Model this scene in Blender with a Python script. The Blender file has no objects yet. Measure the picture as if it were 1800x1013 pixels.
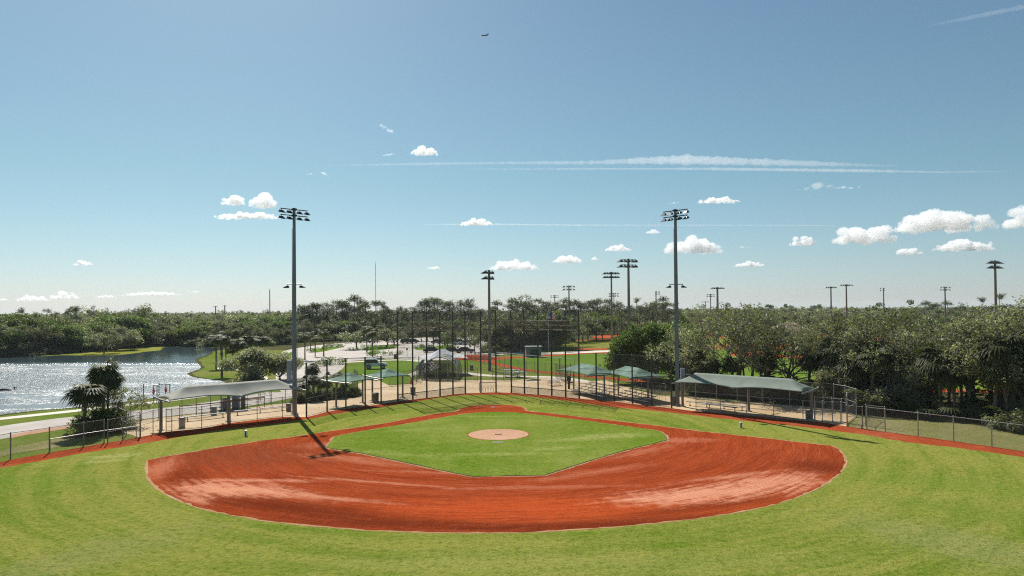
import bpy, bmesh, math, random
import numpy as np
from mathutils import Vector, Matrix
from mathutils.geometry import tessellate_polygon

random.seed(7)
rng = np.random.default_rng(11)
scene = bpy.context.scene
COL = scene.collection
R = math.radians

# ------------------------------------------------------------------ camera
CAM_H = 10.5
cam_data = bpy.data.cameras.new('camera')
cam = bpy.data.objects.new('camera', cam_data)
COL.objects.link(cam)
cam_data.sensor_width = 36.0
cam_data.lens = 24.0
cam_data.shift_y = 0.01203
cam_data.clip_end = 120000
CAMROT = Matrix.Rotation(R(90.9), 3, 'X') @ Matrix.Rotation(R(-0.45), 3, 'Z')
cam.matrix_world = Matrix.Translation((0, 0, CAM_H)) @ CAMROT.to_4x4()
scene.camera = cam

# ------------------------------------------------------------------ world, sun, exposure
SUN_EL, SUN_AZ = 43.0, -24.0          # azimuth measured from +Y towards +X
w = bpy.data.worlds.new('World'); scene.world = w; w.use_nodes = True
nt = w.node_tree; nt.nodes.clear()
sky = nt.nodes.new('ShaderNodeTexSky'); sky.sky_type = 'NISHITA'; sky.sun_disc = False
sky.sun_elevation = R(SUN_EL); sky.sun_rotation = R(SUN_AZ)
sky.altitude = 0; sky.air_density = 1.0; sky.dust_density = 0.5; sky.ozone_density = 2.2
bg = nt.nodes.new('ShaderNodeBackground'); bg.inputs['Strength'].default_value = 0.085
wo = nt.nodes.new('ShaderNodeOutputWorld')
gm = nt.nodes.new('ShaderNodeGamma'); gm.inputs[1].default_value = 0.80
ml = nt.nodes.new('ShaderNodeMix'); ml.data_type = 'RGBA'; ml.blend_type = 'MULTIPLY'; ml.inputs[0].default_value = 1
tcw = nt.nodes.new('ShaderNodeTexCoord'); spw = nt.nodes.new('ShaderNodeSeparateXYZ'); nt.links.new(tcw.outputs['Generated'], spw.inputs[0])
rw = nt.nodes.new('ShaderNodeValToRGB'); nt.links.new(spw.outputs[2], rw.inputs[0])       # air colour by height above the horizon
cr_ = rw.color_ramp; cr_.elements[0].position = 0.0; cr_.elements[0].color = (0.95, 1.05, 1.30, 1)
cr_.elements[1].position = 0.40; cr_.elements[1].color = (0.75, 0.965, 1.00, 1)
e_ = cr_.elements.new(0.07); e_.color = (0.86, 1.04, 1.12, 1)
e_ = cr_.elements.new(0.18); e_.color = (0.76, 1.02, 1.00, 1)
nt.links.new(rw.outputs[0], ml.inputs[7])
nt.links.new(sky.outputs[0], gm.inputs[0]); nt.links.new(gm.outputs[0], ml.inputs[6]); nt.links.new(ml.outputs[2], bg.inputs[0]); nt.links.new(bg.outputs[0], wo.inputs[0])
sd = bpy.data.lights.new('sun', 'SUN'); sd.energy = 5.0; sd.angle = R(0.53); sd.color = (1.0, 0.95, 0.87)
sun = bpy.data.objects.new('sun', sd); COL.objects.link(sun)
SUNV = Vector((math.sin(R(SUN_AZ)) * math.cos(R(SUN_EL)), math.cos(R(SUN_AZ)) * math.cos(R(SUN_EL)), math.sin(R(SUN_EL))))
sun.rotation_euler = SUNV.to_track_quat('Z', 'Y').to_euler()
scene.view_settings.view_transform = 'Standard'
scene.view_settings.look = 'None'
scene.view_settings.gamma = 1.0
scene.view_settings.exposure = 0.48
scene.render.engine = 'CYCLES'
cy = scene.cycles
cy.max_bounces = 12; cy.diffuse_bounces = 2; cy.glossy_bounces = 2; cy.transmission_bounces = 2
cy.transparent_max_bounces = 40; cy.volume_bounces = 10
cy.use_denoising = False
cy.pixel_filter_type = 'BLACKMAN_HARRIS'; cy.filter_width = 1.15
cy.sample_clamp_indirect = 1.6
cy.use_fast_gi = False

# ------------------------------------------------------------------ placing
F = 1200.0
def ray(px, py):
    d = Vector(((px - 900) / F, -(py - 506.5 - 21.65) / F, -1.0))
    return CAMROT @ d
def G(px, py, z=0.0):
    d = ray(px, py); t = (z - CAM_H) / d.z
    return Vector((d.x * t, d.y * t, z))
def at(px, py, dist):
    d = ray(px, py); t = dist / d.y
    return Vector((d.x * t, dist, CAM_H + d.z * t))
def topz(px, py, p):
    """height of the point seen at row py above ground point p"""
    return at(px, py, p.y).z

# ------------------------------------------------------------------ materials
MATS = {}
def new_mat(name):
    m = bpy.data.materials.new(name); m.use_nodes = True
    n = m.node_tree; n.nodes.clear()
    out = n.nodes.new('ShaderNodeOutputMaterial')
    MATS[name] = m
    return m, n, out
def node(n, t, **kw):
    x = n.nodes.new(t)
    for k, v in kw.items():
        if k.startswith('i_'):
            key = k[2:]
            x.inputs[int(key) if key.isdigit() else key.replace('_', ' ')].default_value = v
        else:
            setattr(x, k, v)
    return x
def L(n, a, b): n.links.new(a, b)
def rgb(c): return (c[0], c[1], c[2], 1)
def mixc(n, fac, a, b, blend='MIX'):
    x = n.nodes.new('ShaderNodeMix'); x.data_type = 'RGBA'; x.blend_type = blend
    for sock, v in ((x.inputs[0], fac), (x.inputs[6], a), (x.inputs[7], b)):
        if hasattr(v, 'is_linked') or isinstance(v, bpy.types.NodeSocket): n.links.new(v, sock)
        elif isinstance(v, (int, float)): sock.default_value = v
        else: sock.default_value = rgb(v)
    return x.outputs[2]
def ramp(n, fac, lo, hi):
    x = n.nodes.new('ShaderNodeMapRange'); x.interpolation_type = 'SMOOTHSTEP'
    x.inputs[1].default_value = lo; x.inputs[2].default_value = hi
    n.links.new(fac, x.inputs[0]); return x.outputs[0]
def math_(n, op, a, b=None):
    x = n.nodes.new('ShaderNodeMath'); x.operation = op
    for s, v in ((x.inputs[0], a), (x.inputs[1], b)):
        if v is None: continue
        if isinstance(v, bpy.types.NodeSocket): n.links.new(v, s)
        else: s.default_value = v
    return x.outputs[0]
def noise(n, vec, scale, detail=3, rough=0.6, dist=0.0):
    x = n.nodes.new('ShaderNodeTexNoise')
    x.inputs['Scale'].default_value = scale; x.inputs['Detail'].default_value = detail
    x.inputs['Roughness'].default_value = rough; x.inputs['Distortion'].default_value = dist
    if vec is not None: n.links.new(vec, x.inputs['Vector'])
    return x.outputs['Fac']
def bump(n, h, strength, dist=0.05):
    b = n.nodes.new('ShaderNodeBump'); b.inputs['Strength'].default_value = strength
    b.inputs['Distance'].default_value = dist; n.links.new(h, b.inputs['Height']); return b.outputs[0]
def bsdf(n, out, col, rough=0.6, metal=0.0, spec=0.5, normal=None):
    p = n.nodes.new('ShaderNodeBsdfPrincipled')
    if isinstance(col, bpy.types.NodeSocket): n.links.new(col, p.inputs['Base Color'])
    else: p.inputs['Base Color'].default_value = rgb(col)
    p.inputs['Roughness'].default_value = rough; p.inputs['Metallic'].default_value = metal
    p.inputs['Specular IOR Level'].default_value = spec
    if normal is not None: n.links.new(normal, p.inputs['Normal'])
    n.links.new(p.outputs[0], out.inputs[0]); return p
def pos(n): return n.nodes.new('ShaderNodeNewGeometry').outputs['Position']

def simple(name, col, rough=0.6, metal=0.0, var=0.25, scale=3.0, spec=0.5, objcoord=True):
    """plain material with grime / tone variation"""
    m, n, out = new_mat(name)
    tc = n.nodes.new('ShaderNodeTexCoord').outputs['Object']
    f = noise(n, tc, scale, 4)
    f = ramp(n, f, 0.3, 0.7)
    a = tuple(c * (1 - var) for c in col); b = tuple(min(1, c * (1 + var)) for c in col)
    c = mixc(n, f, a, b)
    f2 = noise(n, tc, scale * 9, 2)
    bsdf(n, out, c, rough, metal, spec, bump(n, f2, 0.15, 0.01))
    return m

# ------------------------------------------------------------------ mesh builder
class MB:
    def __init__(s): s.v = []; s.f = []
    def add(s, vs, fs):
        o = len(s.v); s.v += [tuple(x) for x in vs]; s.f += [tuple(i + o for i in f) for f in fs]; return s
    def box(s, c, size, rz=0.0, m=None):
        x, y, z = (k / 2 for k in size); c = Vector(c)
        rot = Matrix.Rotation(rz, 3, 'Z') if m is None else m
        vs = [c + rot @ Vector((sx * x, sy * y, sz * z)) for sz in (-1, 1) for sy in (-1, 1) for sx in (-1, 1)]
        return s.add(vs, [(0, 2, 3, 1), (4, 5, 7, 6), (0, 1, 5, 4), (2, 6, 7, 3), (0, 4, 6, 2), (1, 3, 7, 5)])
    def tube(s, p0, p1, r0, r1=None, n=8, cap=True):
        return s.path([p0, p1], [r0, r0 if r1 is None else r1], n, cap)
    def path(s, pts, rs, n=8, cap=True):
        pts = [Vector(p) for p in pts]; o = len(s.v)
        for i, p in enumerate(pts):
            d = (pts[min(i + 1, len(pts) - 1)] - pts[max(i - 1, 0)])
            if d.length < 1e-9: d = Vector((0, 0, 1))
            d.normalize()
            u = d.cross(Vector((0, 0, 1)) if abs(d.z) < 0.95 else Vector((1, 0, 0))).normalized(); w_ = d.cross(u)
            r = rs[i] if hasattr(rs, '__len__') else rs
            for k in range(n):
                a = 2 * math.pi * k / n
                s.v.append(tuple(p + (u * math.cos(a) + w_ * math.sin(a)) * r))
        for i in range(len(pts) - 1):
            for k in range(n):
                a = o + i * n + k; b = o + i * n + (k + 1) % n
                s.f.append((a, b, b + n, a + n))
        if cap:
            s.f.append(tuple(o + k for k in reversed(range(n)))); e = o + (len(pts) - 1) * n
            s.f.append(tuple(e + k for k in range(n)))
        return s
    def lathe(s, prof, n=16, c=(0, 0, 0)):
        o = len(s.v)
        for r, z in prof:
            for k in range(n):
                a = 2 * math.pi * k / n; s.v.append((c[0] + r * math.cos(a), c[1] + r * math.sin(a), c[2] + z))
        for i in range(len(prof) - 1):
            for k in range(n):
                a = o + i * n + k; b = o + i * n + (k + 1) % n; s.f.append((a, b, b + n, a + n))
        s.f.append(tuple(o + k for k in reversed(range(n)))); e = o + (len(prof) - 1) * n
        s.f.append(tuple(e + k for k in range(n)))
        return s
    def prism(s, poly, y0, y1, m=None, c=(0, 0, 0)):
        """poly in (x,z), extruded along y"""
        m = m or Matrix.Identity(3); c = Vector(c); n = len(poly)
        vs = [c + m @ Vector((x, y0, z)) for x, z in poly] + [c + m @ Vector((x, y1, z)) for x, z in poly]
        fs = [tuple(range(n)), tuple(range(2 * n - 1, n - 1, -1))]
        fs += [(i, i + n, (i + 1) % n + n, (i + 1) % n) for i in range(n)]
        return s.add(vs, fs)
    def mesh(s, name, mat, org=(0, 0, 0), smooth=False):
        me = bpy.data.meshes.new(name); o = Vector(org)
        me.from_pydata([tuple(Vector(v) - o) for v in s.v], [], s.f)
        if mat is not None: me.materials.append(MATS[mat] if isinstance(mat, str) else mat)
        if smooth:
            me.polygons.foreach_set('use_smooth', [True] * len(me.polygons))
        me.update(); return me
    def build(s, name, mat, parent=None, org=None, smooth=False):
        """vertices are in world space when org is given (parent stands at org), else local"""
        o = Vector(org) if org is not None else Vector((0, 0, 0))
        return put(name, s.mesh(name, mat, o, smooth), parent, (0, 0, 0) if parent is not None else o)

def put(name, me, parent=None, loc=(0, 0, 0), rz=0.0, sc=None):
    o = bpy.data.objects.new(name, me); COL.objects.link(o); o.location = loc; o.rotation_euler = (0, 0, rz)
    if sc is not None: o.scale = sc if hasattr(sc, '__len__') else (sc, sc, sc)
    if parent is not None: o.parent = parent
    return o
def tag(o, label, cat, group=None):
    o['label'] = label; o['category'] = cat
    if group: o['group'] = group
    return o
def thing(name, label, cat, loc=(0, 0, 0), rz=0.0, group=None, sc=None):
    return tag(put(name, None, None, loc, rz, sc), label, cat, group)
def copy_thing(src, loc, rz, label, group=None, sc=None):
    r = src.copy(); COL.objects.link(r); r.location = loc; r.rotation_euler = (0, 0, rz)
    if sc is not None: r.scale = (sc, sc, sc)
    r['label'] = label
    if group: r['group'] = group
    for ch in list(src.children):
        c = ch.copy(); COL.objects.link(c); c.parent = r
        for g in list(ch.children):
            d = g.copy(); COL.objects.link(d); d.parent = c
    return r
ORD = ['first', 'second', 'third', 'fourth', 'fifth', 'sixth', 'seventh', 'eighth', 'ninth', 'tenth', 'eleventh', 'twelfth',
       'thirteenth', 'fourteenth', 'fifteenth', 'sixteenth', 'seventeenth', 'eighteenth', 'nineteenth']
TENS = {2: 'twent', 3: 'thirt', 4: 'fort', 5: 'fift', 6: 'sixt', 7: 'sevent', 8: 'eight', 9: 'ninet'}
def ordn(i):
    if i < 19: return ORD[i]
    k = i + 1
    if k >= 100: return 'hundred-and-' + ordn(i - 100) if k > 100 else 'hundredth'
    return TENS[k // 10] + ('ieth' if k % 10 == 0 else 'y-' + ORD[k % 10 - 1])

# ------------------------------------------------------------------ ground sheets
def smooth_pts(pts, step=1.0, closed=True, jitter=0.0, sharp=False):
    P = [Vector((p[0], p[1])) for p in pts]; out = []; n = len(P)
    segs = n if closed else n - 1
    for i in range(segs):
        p1, p2 = P[i], P[(i + 1) % n]
        p0 = P[i - 1] if (closed or i > 0) else p1
        p3 = P[(i + 2) % n] if (closed or i + 2 < n) else p2
        k = max(1, int((p2 - p1).length / step))
        for j in range(k):
            t = j / k
            if sharp: q = p1.lerp(p2, t)
            else:
                q = 0.5 * ((2 * p1) + (p2 - p0) * t + (2 * p0 - 5 * p1 + 4 * p2 - p3) * t * t + (3 * p1 - p0 - 3 * p2 + p3) * t ** 3)
            out.append(q)
    if not closed: out.append(P[-1])
    if jitter:
        out = [q + Vector((random.gauss(0, jitter), random.gauss(0, jitter))) for q in out]
    return out
def offset_poly(pts, d):
    """push a closed polygon outwards by d"""
    n = len(pts); area = sum(pts[i].x * pts[(i + 1) % n].y - pts[(i + 1) % n].x * pts[i].y for i in range(n))
    sgn = 1 if area > 0 else -1; out = []
    for i in range(n):
        t = pts[(i + 1) % n] - pts[i - 1]
        if t.length < 1e-6: out.append(pts[i]); continue
        t.normalize(); out.append(pts[i] + Vector((t.y, -t.x)) * sgn * (d + random.gauss(0, abs(d) * 0.25)))
    return out
SHEETS = [0]
def sheet(name, pts, z, mat, kind='structure'):
    me = bpy.data.meshes.new(name)
    vs = [(p[0], p[1], 0) for p in pts]
    tris = tessellate_polygon([[Vector(v) for v in vs]])
    me.from_pydata(vs, [], [tuple(t) for t in tris])
    bm = bmesh.new(); bm.from_mesh(me); bmesh.ops.recalc_face_normals(bm, faces=bm.faces)
    for f in bm.faces:
        if f.normal.z < 0: f.normal_flip()
    bm.to_mesh(me); bm.free()
    me.materials.append(MATS[mat]); SHEETS[0] += 1; o = put(name, me, None, (0, 0, z + 0.0003 * SHEETS[0]))
    o['kind'] = kind; return o
def Gs(lst): return [G(*p).to_2d() for p in lst]
def band(pts, wd):
    """closed outline of a road of width wd along an open world polyline"""
    l = []; r = []
    for i, p in enumerate(pts):
        t = (pts[min(i + 1, len(pts) - 1)] - pts[max(i - 1, 0)]).normalized(); nrm = Vector((-t.y, t.x))
        l.append(p + nrm * wd / 2); r.append(p - nrm * wd / 2)
    return l + r[::-1]
# ================================================================== GROUND
DIRT_TOP = [(261,810),(291.3,803.4),(342.7,795),(394,786),(445,778),(497,771.4),(548,764),(573.7,760),(625,752.6),(680,744.4),(724,735.6),(769,727.8),(800,724.6),
            (808,720),(824.4,715.2),(846.7,713),(880,712.4),(906.7,714),(922,718.4),(926,723.2),
            (969,727.8),(1013,732.9),(1080,740.7),(1170,751.3),(1239.7,760),(1316.7,768),(1393.7,777),(1460,784.7)]
DIRT_ARC = [(1473,791),(1482,803),(1484,814),(1474,832),(1440,856),(1393.7,876.5),(1329.5,894),(1265,906),(1188,916),(1111,924),(1060,928.5),(980,934),(900,937),(820,937.5),
            (750,936.5),(650,932.5),(575,927),(500,920),(420,908),(350,892.5),(305,875),(275,856),(262,840),(259,825)]
INNER = [(589,768.8),(625,761.6),(700,748.8),(769,736.7),(813,729.2),(835.6,726.7),(857,725.8),(880,725.6),(897,726),(913,726.9),(947,730.7),(1013,738.6),(1060,745),(1111,752),(1152,757.6),
         (1161,760.5),(1168,766),(1171.5,772),(1171,775.5),(1111,789.8),(1060,804),(1009,820),(957.8,836.7),(902,837.8),(831,839.3),(769,826.5),(700,811.7),(640,799),(581.4,789.8),(574,787)]
TRACK_OUT = [(-260,870),(-60,827),(18.5,809),(86.7,797),(147,786.5),(183,780),(247,769),(292,760),(354.6,754),(405,744.5),(452,738.4),(496.3,733.6),(538.7,733.5),(575,724.5),(608,719),(642,715),
             (670,710.8),(699,706.5),(726,703),(750,700),(773.6,697),(796,694),(818,691.8),(845.5,691),(872,690.4),(899,691),(922,692.6),(946,694.3),(970,696.5),(994.5,699),
             (1018,701.3),(1048.4,703.5),(1079.5,706.5),(1111.8,710.5),(1146,714.5),(1182,718.5),(1223,723.3),(1266.5,727),(1312,731),(1360,736),(1411.7,740.5),(1450,744),(1489,750.5),
             (1523.7,755),(1556,759.5),(1614,767.5),(1676.5,776),(1743.5,786),(1850,801),(2080,835)]
TRACK_IN = [(-260,884),(-60,836),(0,823.4),(86.7,808.3),(147,797),(218,786),(300,772),(355.5,761.6),(407,754.7),(458,748.8),(497,743.6),(548,736),(574,731.3),(607,725.5),(640,720.5),
            (689,713.6),(739.5,705),(779,698.6),(818,695.2),(858,694.3),(897,695.2),(937,698.2),(976,702.5),(1024,709),(1060,713.8),(1095.5,718),(1149,722.5),(1211.7,730),(1265,736),
            (1314.4,741),(1376,747.4),(1437.8,754.6),(1479,760),(1520,765),(1594.7,778),(1689.5,789),(1800,804.7),(2080,848)]

arc_w = np.array([G(*p)[:2] for p in DIRT_ARC[3:-3]])
A_ = np.c_[2 * arc_w, np.ones(len(arc_w))]; b_ = (arc_w ** 2).sum(1)
sol = np.linalg.lstsq(A_, b_, rcond=None)[0]
ARC_C = (float(sol[0]), float(sol[1])); ARC_R = float(math.sqrt(sol[2] + sol[0] ** 2 + sol[1] ** 2))

def polar(n):
    """world position as (angle*radius, radius, 0) round the centre of the infield arc"""
    p = pos(n); s = n.nodes.new('ShaderNodeSeparateXYZ'); L(n, p, s.inputs[0])
    x = math_(n, 'SUBTRACT', s.outputs[0], ARC_C[0]); y = math_(n, 'SUBTRACT', s.outputs[1], ARC_C[1])
    r = math_(n, 'SQRT', math_(n, 'ADD', math_(n, 'MULTIPLY', x, x), math_(n, 'MULTIPLY', y, y)))
    a = math_(n, 'ARCTAN2', x, math_(n, 'MULTIPLY', y, -1.0))
    c = n.nodes.new('ShaderNodeCombineXYZ'); L(n, math_(n, 'MULTIPLY', a, ARC_R), c.inputs[0]); L(n, r, c.inputs[1])
    return p, c.outputs[0], r, a
def scaled(n, vec, s):
    x = n.nodes.new('ShaderNodeVectorMath'); x.operation = 'MULTIPLY'; L(n, vec, x.inputs[0]); x.inputs[1].default_value = s; return x.outputs[0]
def blob(n, p, c, rx, ry, ang):
    """soft stain mask round a world point, wobbled by noise"""
    m = n.nodes.new('ShaderNodeMapping'); m.vector_type = 'TEXTURE'
    m.inputs['Location'].default_value = (c[0], c[1], 0); m.inputs['Rotation'].default_value = (0, 0, ang)
    m.inputs['Scale'].default_value = (rx, ry, 1e6); L(n, p, m.inputs['Vector'])
    ln = n.nodes.new('ShaderNodeVectorMath'); ln.operation = 'LENGTH'; L(n, m.outputs[0], ln.inputs[0]); return ln.outputs['Value']

def grass_mat(name, lush, dry, dark, arcs=0.0, patch=0.5, bumps=0.5, brown=None, spots=(), mow=0.0):
    m, n, out = new_mat(name)
    p, pol, r, a = polar(n)
    big = ramp(n, noise(n, p, 0.06, 5, 0.6), 0.38, 0.64)
    mid = ramp(n, noise(n, p, 0.5, 6, 0.7), 0.36, 0.66)
    streak = ramp(n, noise(n, scaled(n, pol, (0.07, 0.9, 1)), 1.0, 5, 0.68, .3), 0.38, 0.64)
    thin = ramp(n, noise(n, scaled(n, pol, (0.22, 3.2, 1)), 1.0, 4, 0.7, .2), 0.36, 0.66)
    fine = noise(n, p, 3.2, 6, 0.78)
    tuft = noise(n, scaled(n, p, (1, .7, 1)), 11.0, 4, 0.8)
    f = math_(n, 'ADD', math_(n, 'MULTIPLY', big, patch), math_(n, 'MULTIPLY', mid, 0.30))
    f = math_(n, 'ADD', f, math_(n, 'MULTIPLY', streak, arcs))
    f = math_(n, 'ADD', f, math_(n, 'MULTIPLY', thin, arcs * .55))
    if mow:
        wv = math_(n, 'SINE', math_(n, 'MULTIPLY', math_(n, 'ADD', r, math_(n, 'MULTIPLY', noise(n, p, .12, 2), 2.5)), 2.9))
        f = math_(n, 'ADD', f, math_(n, 'MULTIPLY', ramp(n, wv, -.5, .5), mow))
    fc = n.nodes.new('ShaderNodeClamp'); L(n, f, fc.inputs[0]); f = fc.outputs[0]
    c = mixc(n, f, lush, dry)
    for (px, py, rx, ry, ang, amt, colr) in spots:
        g = G(px, py); q = blob(n, p, (g.x, g.y), rx, ry, ang)
        q = math_(n, 'ADD', q, math_(n, 'MULTIPLY', math_(n, 'SUBTRACT', noise(n, p, 0.9, 6, 0.8), 0.5), 3.2))
        x = n.nodes.new('ShaderNodeMapRange'); x.inputs[1].default_value = 1.1; x.inputs[2].default_value = 0.3
        x.inputs[3].default_value = 0; x.inputs[4].default_value = amt; L(n, q, x.inputs[0])
        c = mixc(n, x.outputs[0], c, colr)
    if brown:
        c = mixc(n, math_(n, 'MULTIPLY', ramp(n, noise(n, p, 0.16, 5, 0.7), 0.55, 0.75), 0.7), c, brown)
    c = mixc(n, math_(n, 'MULTIPLY', ramp(n, fine, 0.48, 0.64), 0.5), c, dark)
    c = mixc(n, math_(n, 'MULTIPLY', ramp(n, fine, 0.46, 0.30), 0.45), c, tuple(min(1, k * 1.35) for k in dry))
    c = mixc(n, math_(n, 'MULTIPLY', ramp(n, tuft, 0.52, 0.68), 0.5), c, dark)
    c = mixc(n, math_(n, 'MULTIPLY', ramp(n, tuft, 0.46, 0.30), 0.5), c, tuple(min(1, k * 1.5) for k in dry))
    h = math_(n, 'ADD', math_(n, 'MULTIPLY', tuft, 0.6), fine)
    bsdf(n, out, c, 1.0, 0, 0.0, bump(n, h, bumps, 0.12)); return m

LUSH = (0.094, 0.168, 0.012); DRY = (0.245, 0.25, 0.052); DARK = (0.045, 0.08, 0.004)
grass_mat('park_grass', (0.10, 0.165, 0.02), (0.20, 0.20, 0.06), (0.055, 0.08, 0.015), 0, 0.75, 0.5, brown=(0.19, 0.13, 0.06))
grass_mat('forest_floor', (0.05, 0.06, 0.02), (0.11, 0.10, 0.05), (0.03, 0.03, 0.015), 0, 0.7, 0.6, brown=(0.10, 0.07, 0.04))
PALE = (0.36, 0.36, 0.13)
grass_mat('field_grass', LUSH, DRY, DARK, 0.42, 0.5, 0.8, brown=None, mow=.24,
          spots=[(1215,775,7,2.2,-0.7,0.6,PALE),(200,803,2.4,.9,.5,.8,PALE),(180,812,2,.7,.4,.7,PALE),(775,713,6,1.0,.3,.4,PALE),(850,708,5,.8,0,.35,PALE),(455,845,1,1,0,0,PALE),
                 (130,985,7,2.6,.9,.45,(0.26,0.25,0.10)),(1700,960,7,3,-.9,.5,(0.28,0.27,0.11)),(1000,990,14,1.6,0,.4,(0.27,0.28,0.08)),(40,850,7,3,0,.4,(0.10,0.20,0.02)),(1650,850,8,3,-.6,.4,(0.11,0.20,0.02)),
                 (1740,905,6,2.0,-.7,.4,(0.10,0.19,0.02)),(420,855,4,1,-.3,0,PALE)])
grass_mat('infield_grass', (0.105, 0.175, 0.014), (0.225, 0.25, 0.055), DARK, 0.0, 0.65, 0.6,
          spots=[(1030,772,4.2,1.1,.25,.45,PALE),(975,790,2.6,.7,.3,.4,PALE),(1085,767,3.5,1.4,.1,.4,PALE),(870,733,5,.6,0,.35,PALE),(880,800,5,.6,0,.4,PALE),(740,757,4,.8,.2,.25,PALE),(700,800,5,.8,-.4,.3,PALE)])
grass_mat('far_field_grass', (0.095, 0.185, 0.02), (0.17, 0.225, 0.045), DARK, 0, 0.6, 0.4)
grass_mat('yellow_grass', (0.18, 0.21, 0.03), (0.27, 0.25, 0.06), DARK, 0, 0.6, 0.4)

def dirt_mat(name, red, deep, pale, infield=False, dry_amt=0.35):
    m, n, out = new_mat(name)
    p, pol, r, a = polar(n)
    wob = noise(n, p, 0.22, 3, 0.6)
    st1 = noise(n, scaled(n, pol, (0.09, 1.1, 1)), 1.0, 6, 0.72, 0.9)
    st2 = noise(n, scaled(n, pol, (0.16, 4.0, 1)), 1.0, 4, 0.7, 0.2)
    grit = noise(n, p, 16.0, 4, 0.8)
    lumps = noise(n, p, 3.0, 5, 0.75)
    drag = noise(n, scaled(n, pol, (0.35, 9.0, 1)), 1.0, 3, 0.6, 0.1)
    c = mixc(n, ramp(n, st1, 0.22, 0.66), deep, red)
    c = mixc(n, math_(n, 'MULTIPLY', ramp(n, st2, 0.54, 0.70), 0.38 * (1 if infield else .5)), c, tuple((u + v) / 2 for u, v in zip(red, pale)))
    c = mixc(n, math_(n, 'MULTIPLY', ramp(n, drag, 0.52, 0.66), 0.5), c, deep)
    c = mixc(n, math_(n, 'MULTIPLY', ramp(n, lumps, 0.5, 0.66), 0.45), c, deep)
    if infield:
        finger = math_(n, 'ADD', math_(n, 'MULTIPLY', ramp(n, noise(n, scaled(n, pol, (0.22, 2.6, 1)), 1.0, 5, 0.7, 0.5), .28, .72), .55), math_(n, 'MULTIPLY', ramp(n, noise(n, p, 1.3, 6, .75), .3, .7), .45))
        def stain(c, px, py, rx, ry, ang, amt, colr, hard=0.35, wig=1.5):
            g = G(px, py); q = blob(n, p, (g.x, g.y), rx, ry, ang)
            w2 = math_(n, 'MULTIPLY', math_(n, 'SUBTRACT', finger, 0.5), wig * 1.0)
            q = math_(n, 'ADD', q, w2)
            x = n.nodes.new('ShaderNodeMapRange'); x.interpolation_type = 'SMOOTHSTEP'
            x.inputs[1].default_value = 1.3; x.inputs[2].default_value = 0.1; x.inputs[3].default_value = 0; x.inputs[4].default_value = amt
            L(n, q, x.inputs[0]); return mixc(n, x.outputs[0], c, colr)
        mid_ = tuple((u * .45 + v * .55) for u, v in zip(red, pale))
        wet = (deep[0] * .62, deep[1] * .72, deep[2] * .9)
        c = stain(c, 400, 800, 9, 5, -.2, .55, (0.175, 0.05, 0.024)); c = stain(c, 560, 800, 7, 3, -.2, .35, (0.22, 0.050, 0.02)); c = stain(c, 1440, 815, 5, 4, .7, .35, (0.22, 0.045, 0.018)); c = stain(c, 960, 895, 13, 2.6, 0, .6, (0.52, 0.085, 0.02))
        # damp crescent along the outer edge, bone-dry patches inside it
        for (px, py, rx, ry, ang, amt) in [(520,895,9.5,1.6,-.38,.85),(700,922,9,1.0,-.14,.7),(1000,928,9,.9,.05,.65),(1230,893,6.0,.9,.34,.6),(320,840,3.6,1.6,-1.1,.55),(1445,822,2.6,2.8,.9,.7),(1130,917,6,.7,.2,.6)]:
            c = stain(c, px, py, rx, ry, ang, amt, wet, 0.4, 0.9)
        for (px, py, rx, ry, ang, amt) in [(395,862,4.2,1.6,-.25,.95),(480,865,4.6,1.0,-.45,.6),(440,846,4.0,.55,-.05,.75),(345,878,1.6,.7,-.7,.8),(560,875,6,.45,-.3,.55),(650,848,6,.3,-.3,.5),
                                           (1250,868,6.2,1.8,.28,1.0),(1340,850,4.0,1.6,.45,.8),(1150,878,3.6,.5,.2,.7),(1290,838,4.8,.5,.35,.6),(1400,842,2.4,1.2,.8,.5)]:
            c = stain(c, px, py, rx, ry, ang, amt, pale, 0.35, 1.3)
        for (px, py, rx, ry, ang, amt) in [(640,812,6.5,.8,-.42,.55),(950,858,6,.5,.05,.5),(1040,832,5.5,.7,.5,.5),(1190,775,3.6,1.2,.1,.55),(575,782,2.4,1.4,.5,.5),(280,825,1.2,4.5,.25,.7),(760,832,5,.4,-.2,.5),(610,805,4,.6,-.3,.5),(1130,795,5,.8,.7,.5),(868,716,3,.5,0,.25)]:
            c = stain(c, px, py, rx, ry, ang, amt, mid_, 0.3, 1.2)
    else:
        c = mixc(n, math_(n, 'MULTIPLY', ramp(n, wob, 0.5, 0.75), dry_amt), c, pale)
    c = mixc(n, math_(n, 'MULTIPLY', ramp(n, grit, 0.5, 0.68), 0.55), c, tuple(k * .55 for k in deep))
    c = mixc(n, math_(n, 'MULTIPLY', ramp(n, noise(n, p, 9.0, 4, .8), 0.56, 0.7), 0.28), c, pale)
    h = math_(n, 'ADD', math_(n, 'MULTIPLY', grit, 0.7), math_(n, 'ADD', lumps, math_(n, 'MULTIPLY', st2, 1.2)))
    bsdf(n, out, c, 1.0, 0, 0.0, bump(n, math_(n, 'ADD', h, drag), 0.7, 0.09)); return m
RED = (0.345, 0.062, 0.019); DEEP = (0.20, 0.030, 0.009); PINK = (0.62, 0.27, 0.16)
dirt_mat('infield_clay', RED, DEEP, PINK, infield=True)
dirt_mat('track_clay', (0.37, 0.07, 0.025), (0.22, 0.045, 0.02), (0.55, 0.24, 0.15), dry_amt=0.2)
dirt_mat('red_clay_far', (0.45, 0.085, 0.03), (0.36, 0.07, 0.03), (0.60, 0.26, 0.15))
dirt_mat('lip_sand', (0.44, 0.27, 0.14), (0.36, 0.20, 0.10), (0.60, 0.42, 0.27))
dirt_mat('mound_clay', (0.55, 0.33, 0.22), (0.46, 0.26, 0.16), (0.66, 0.45, 0.33), dry_amt=0.5)

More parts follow.
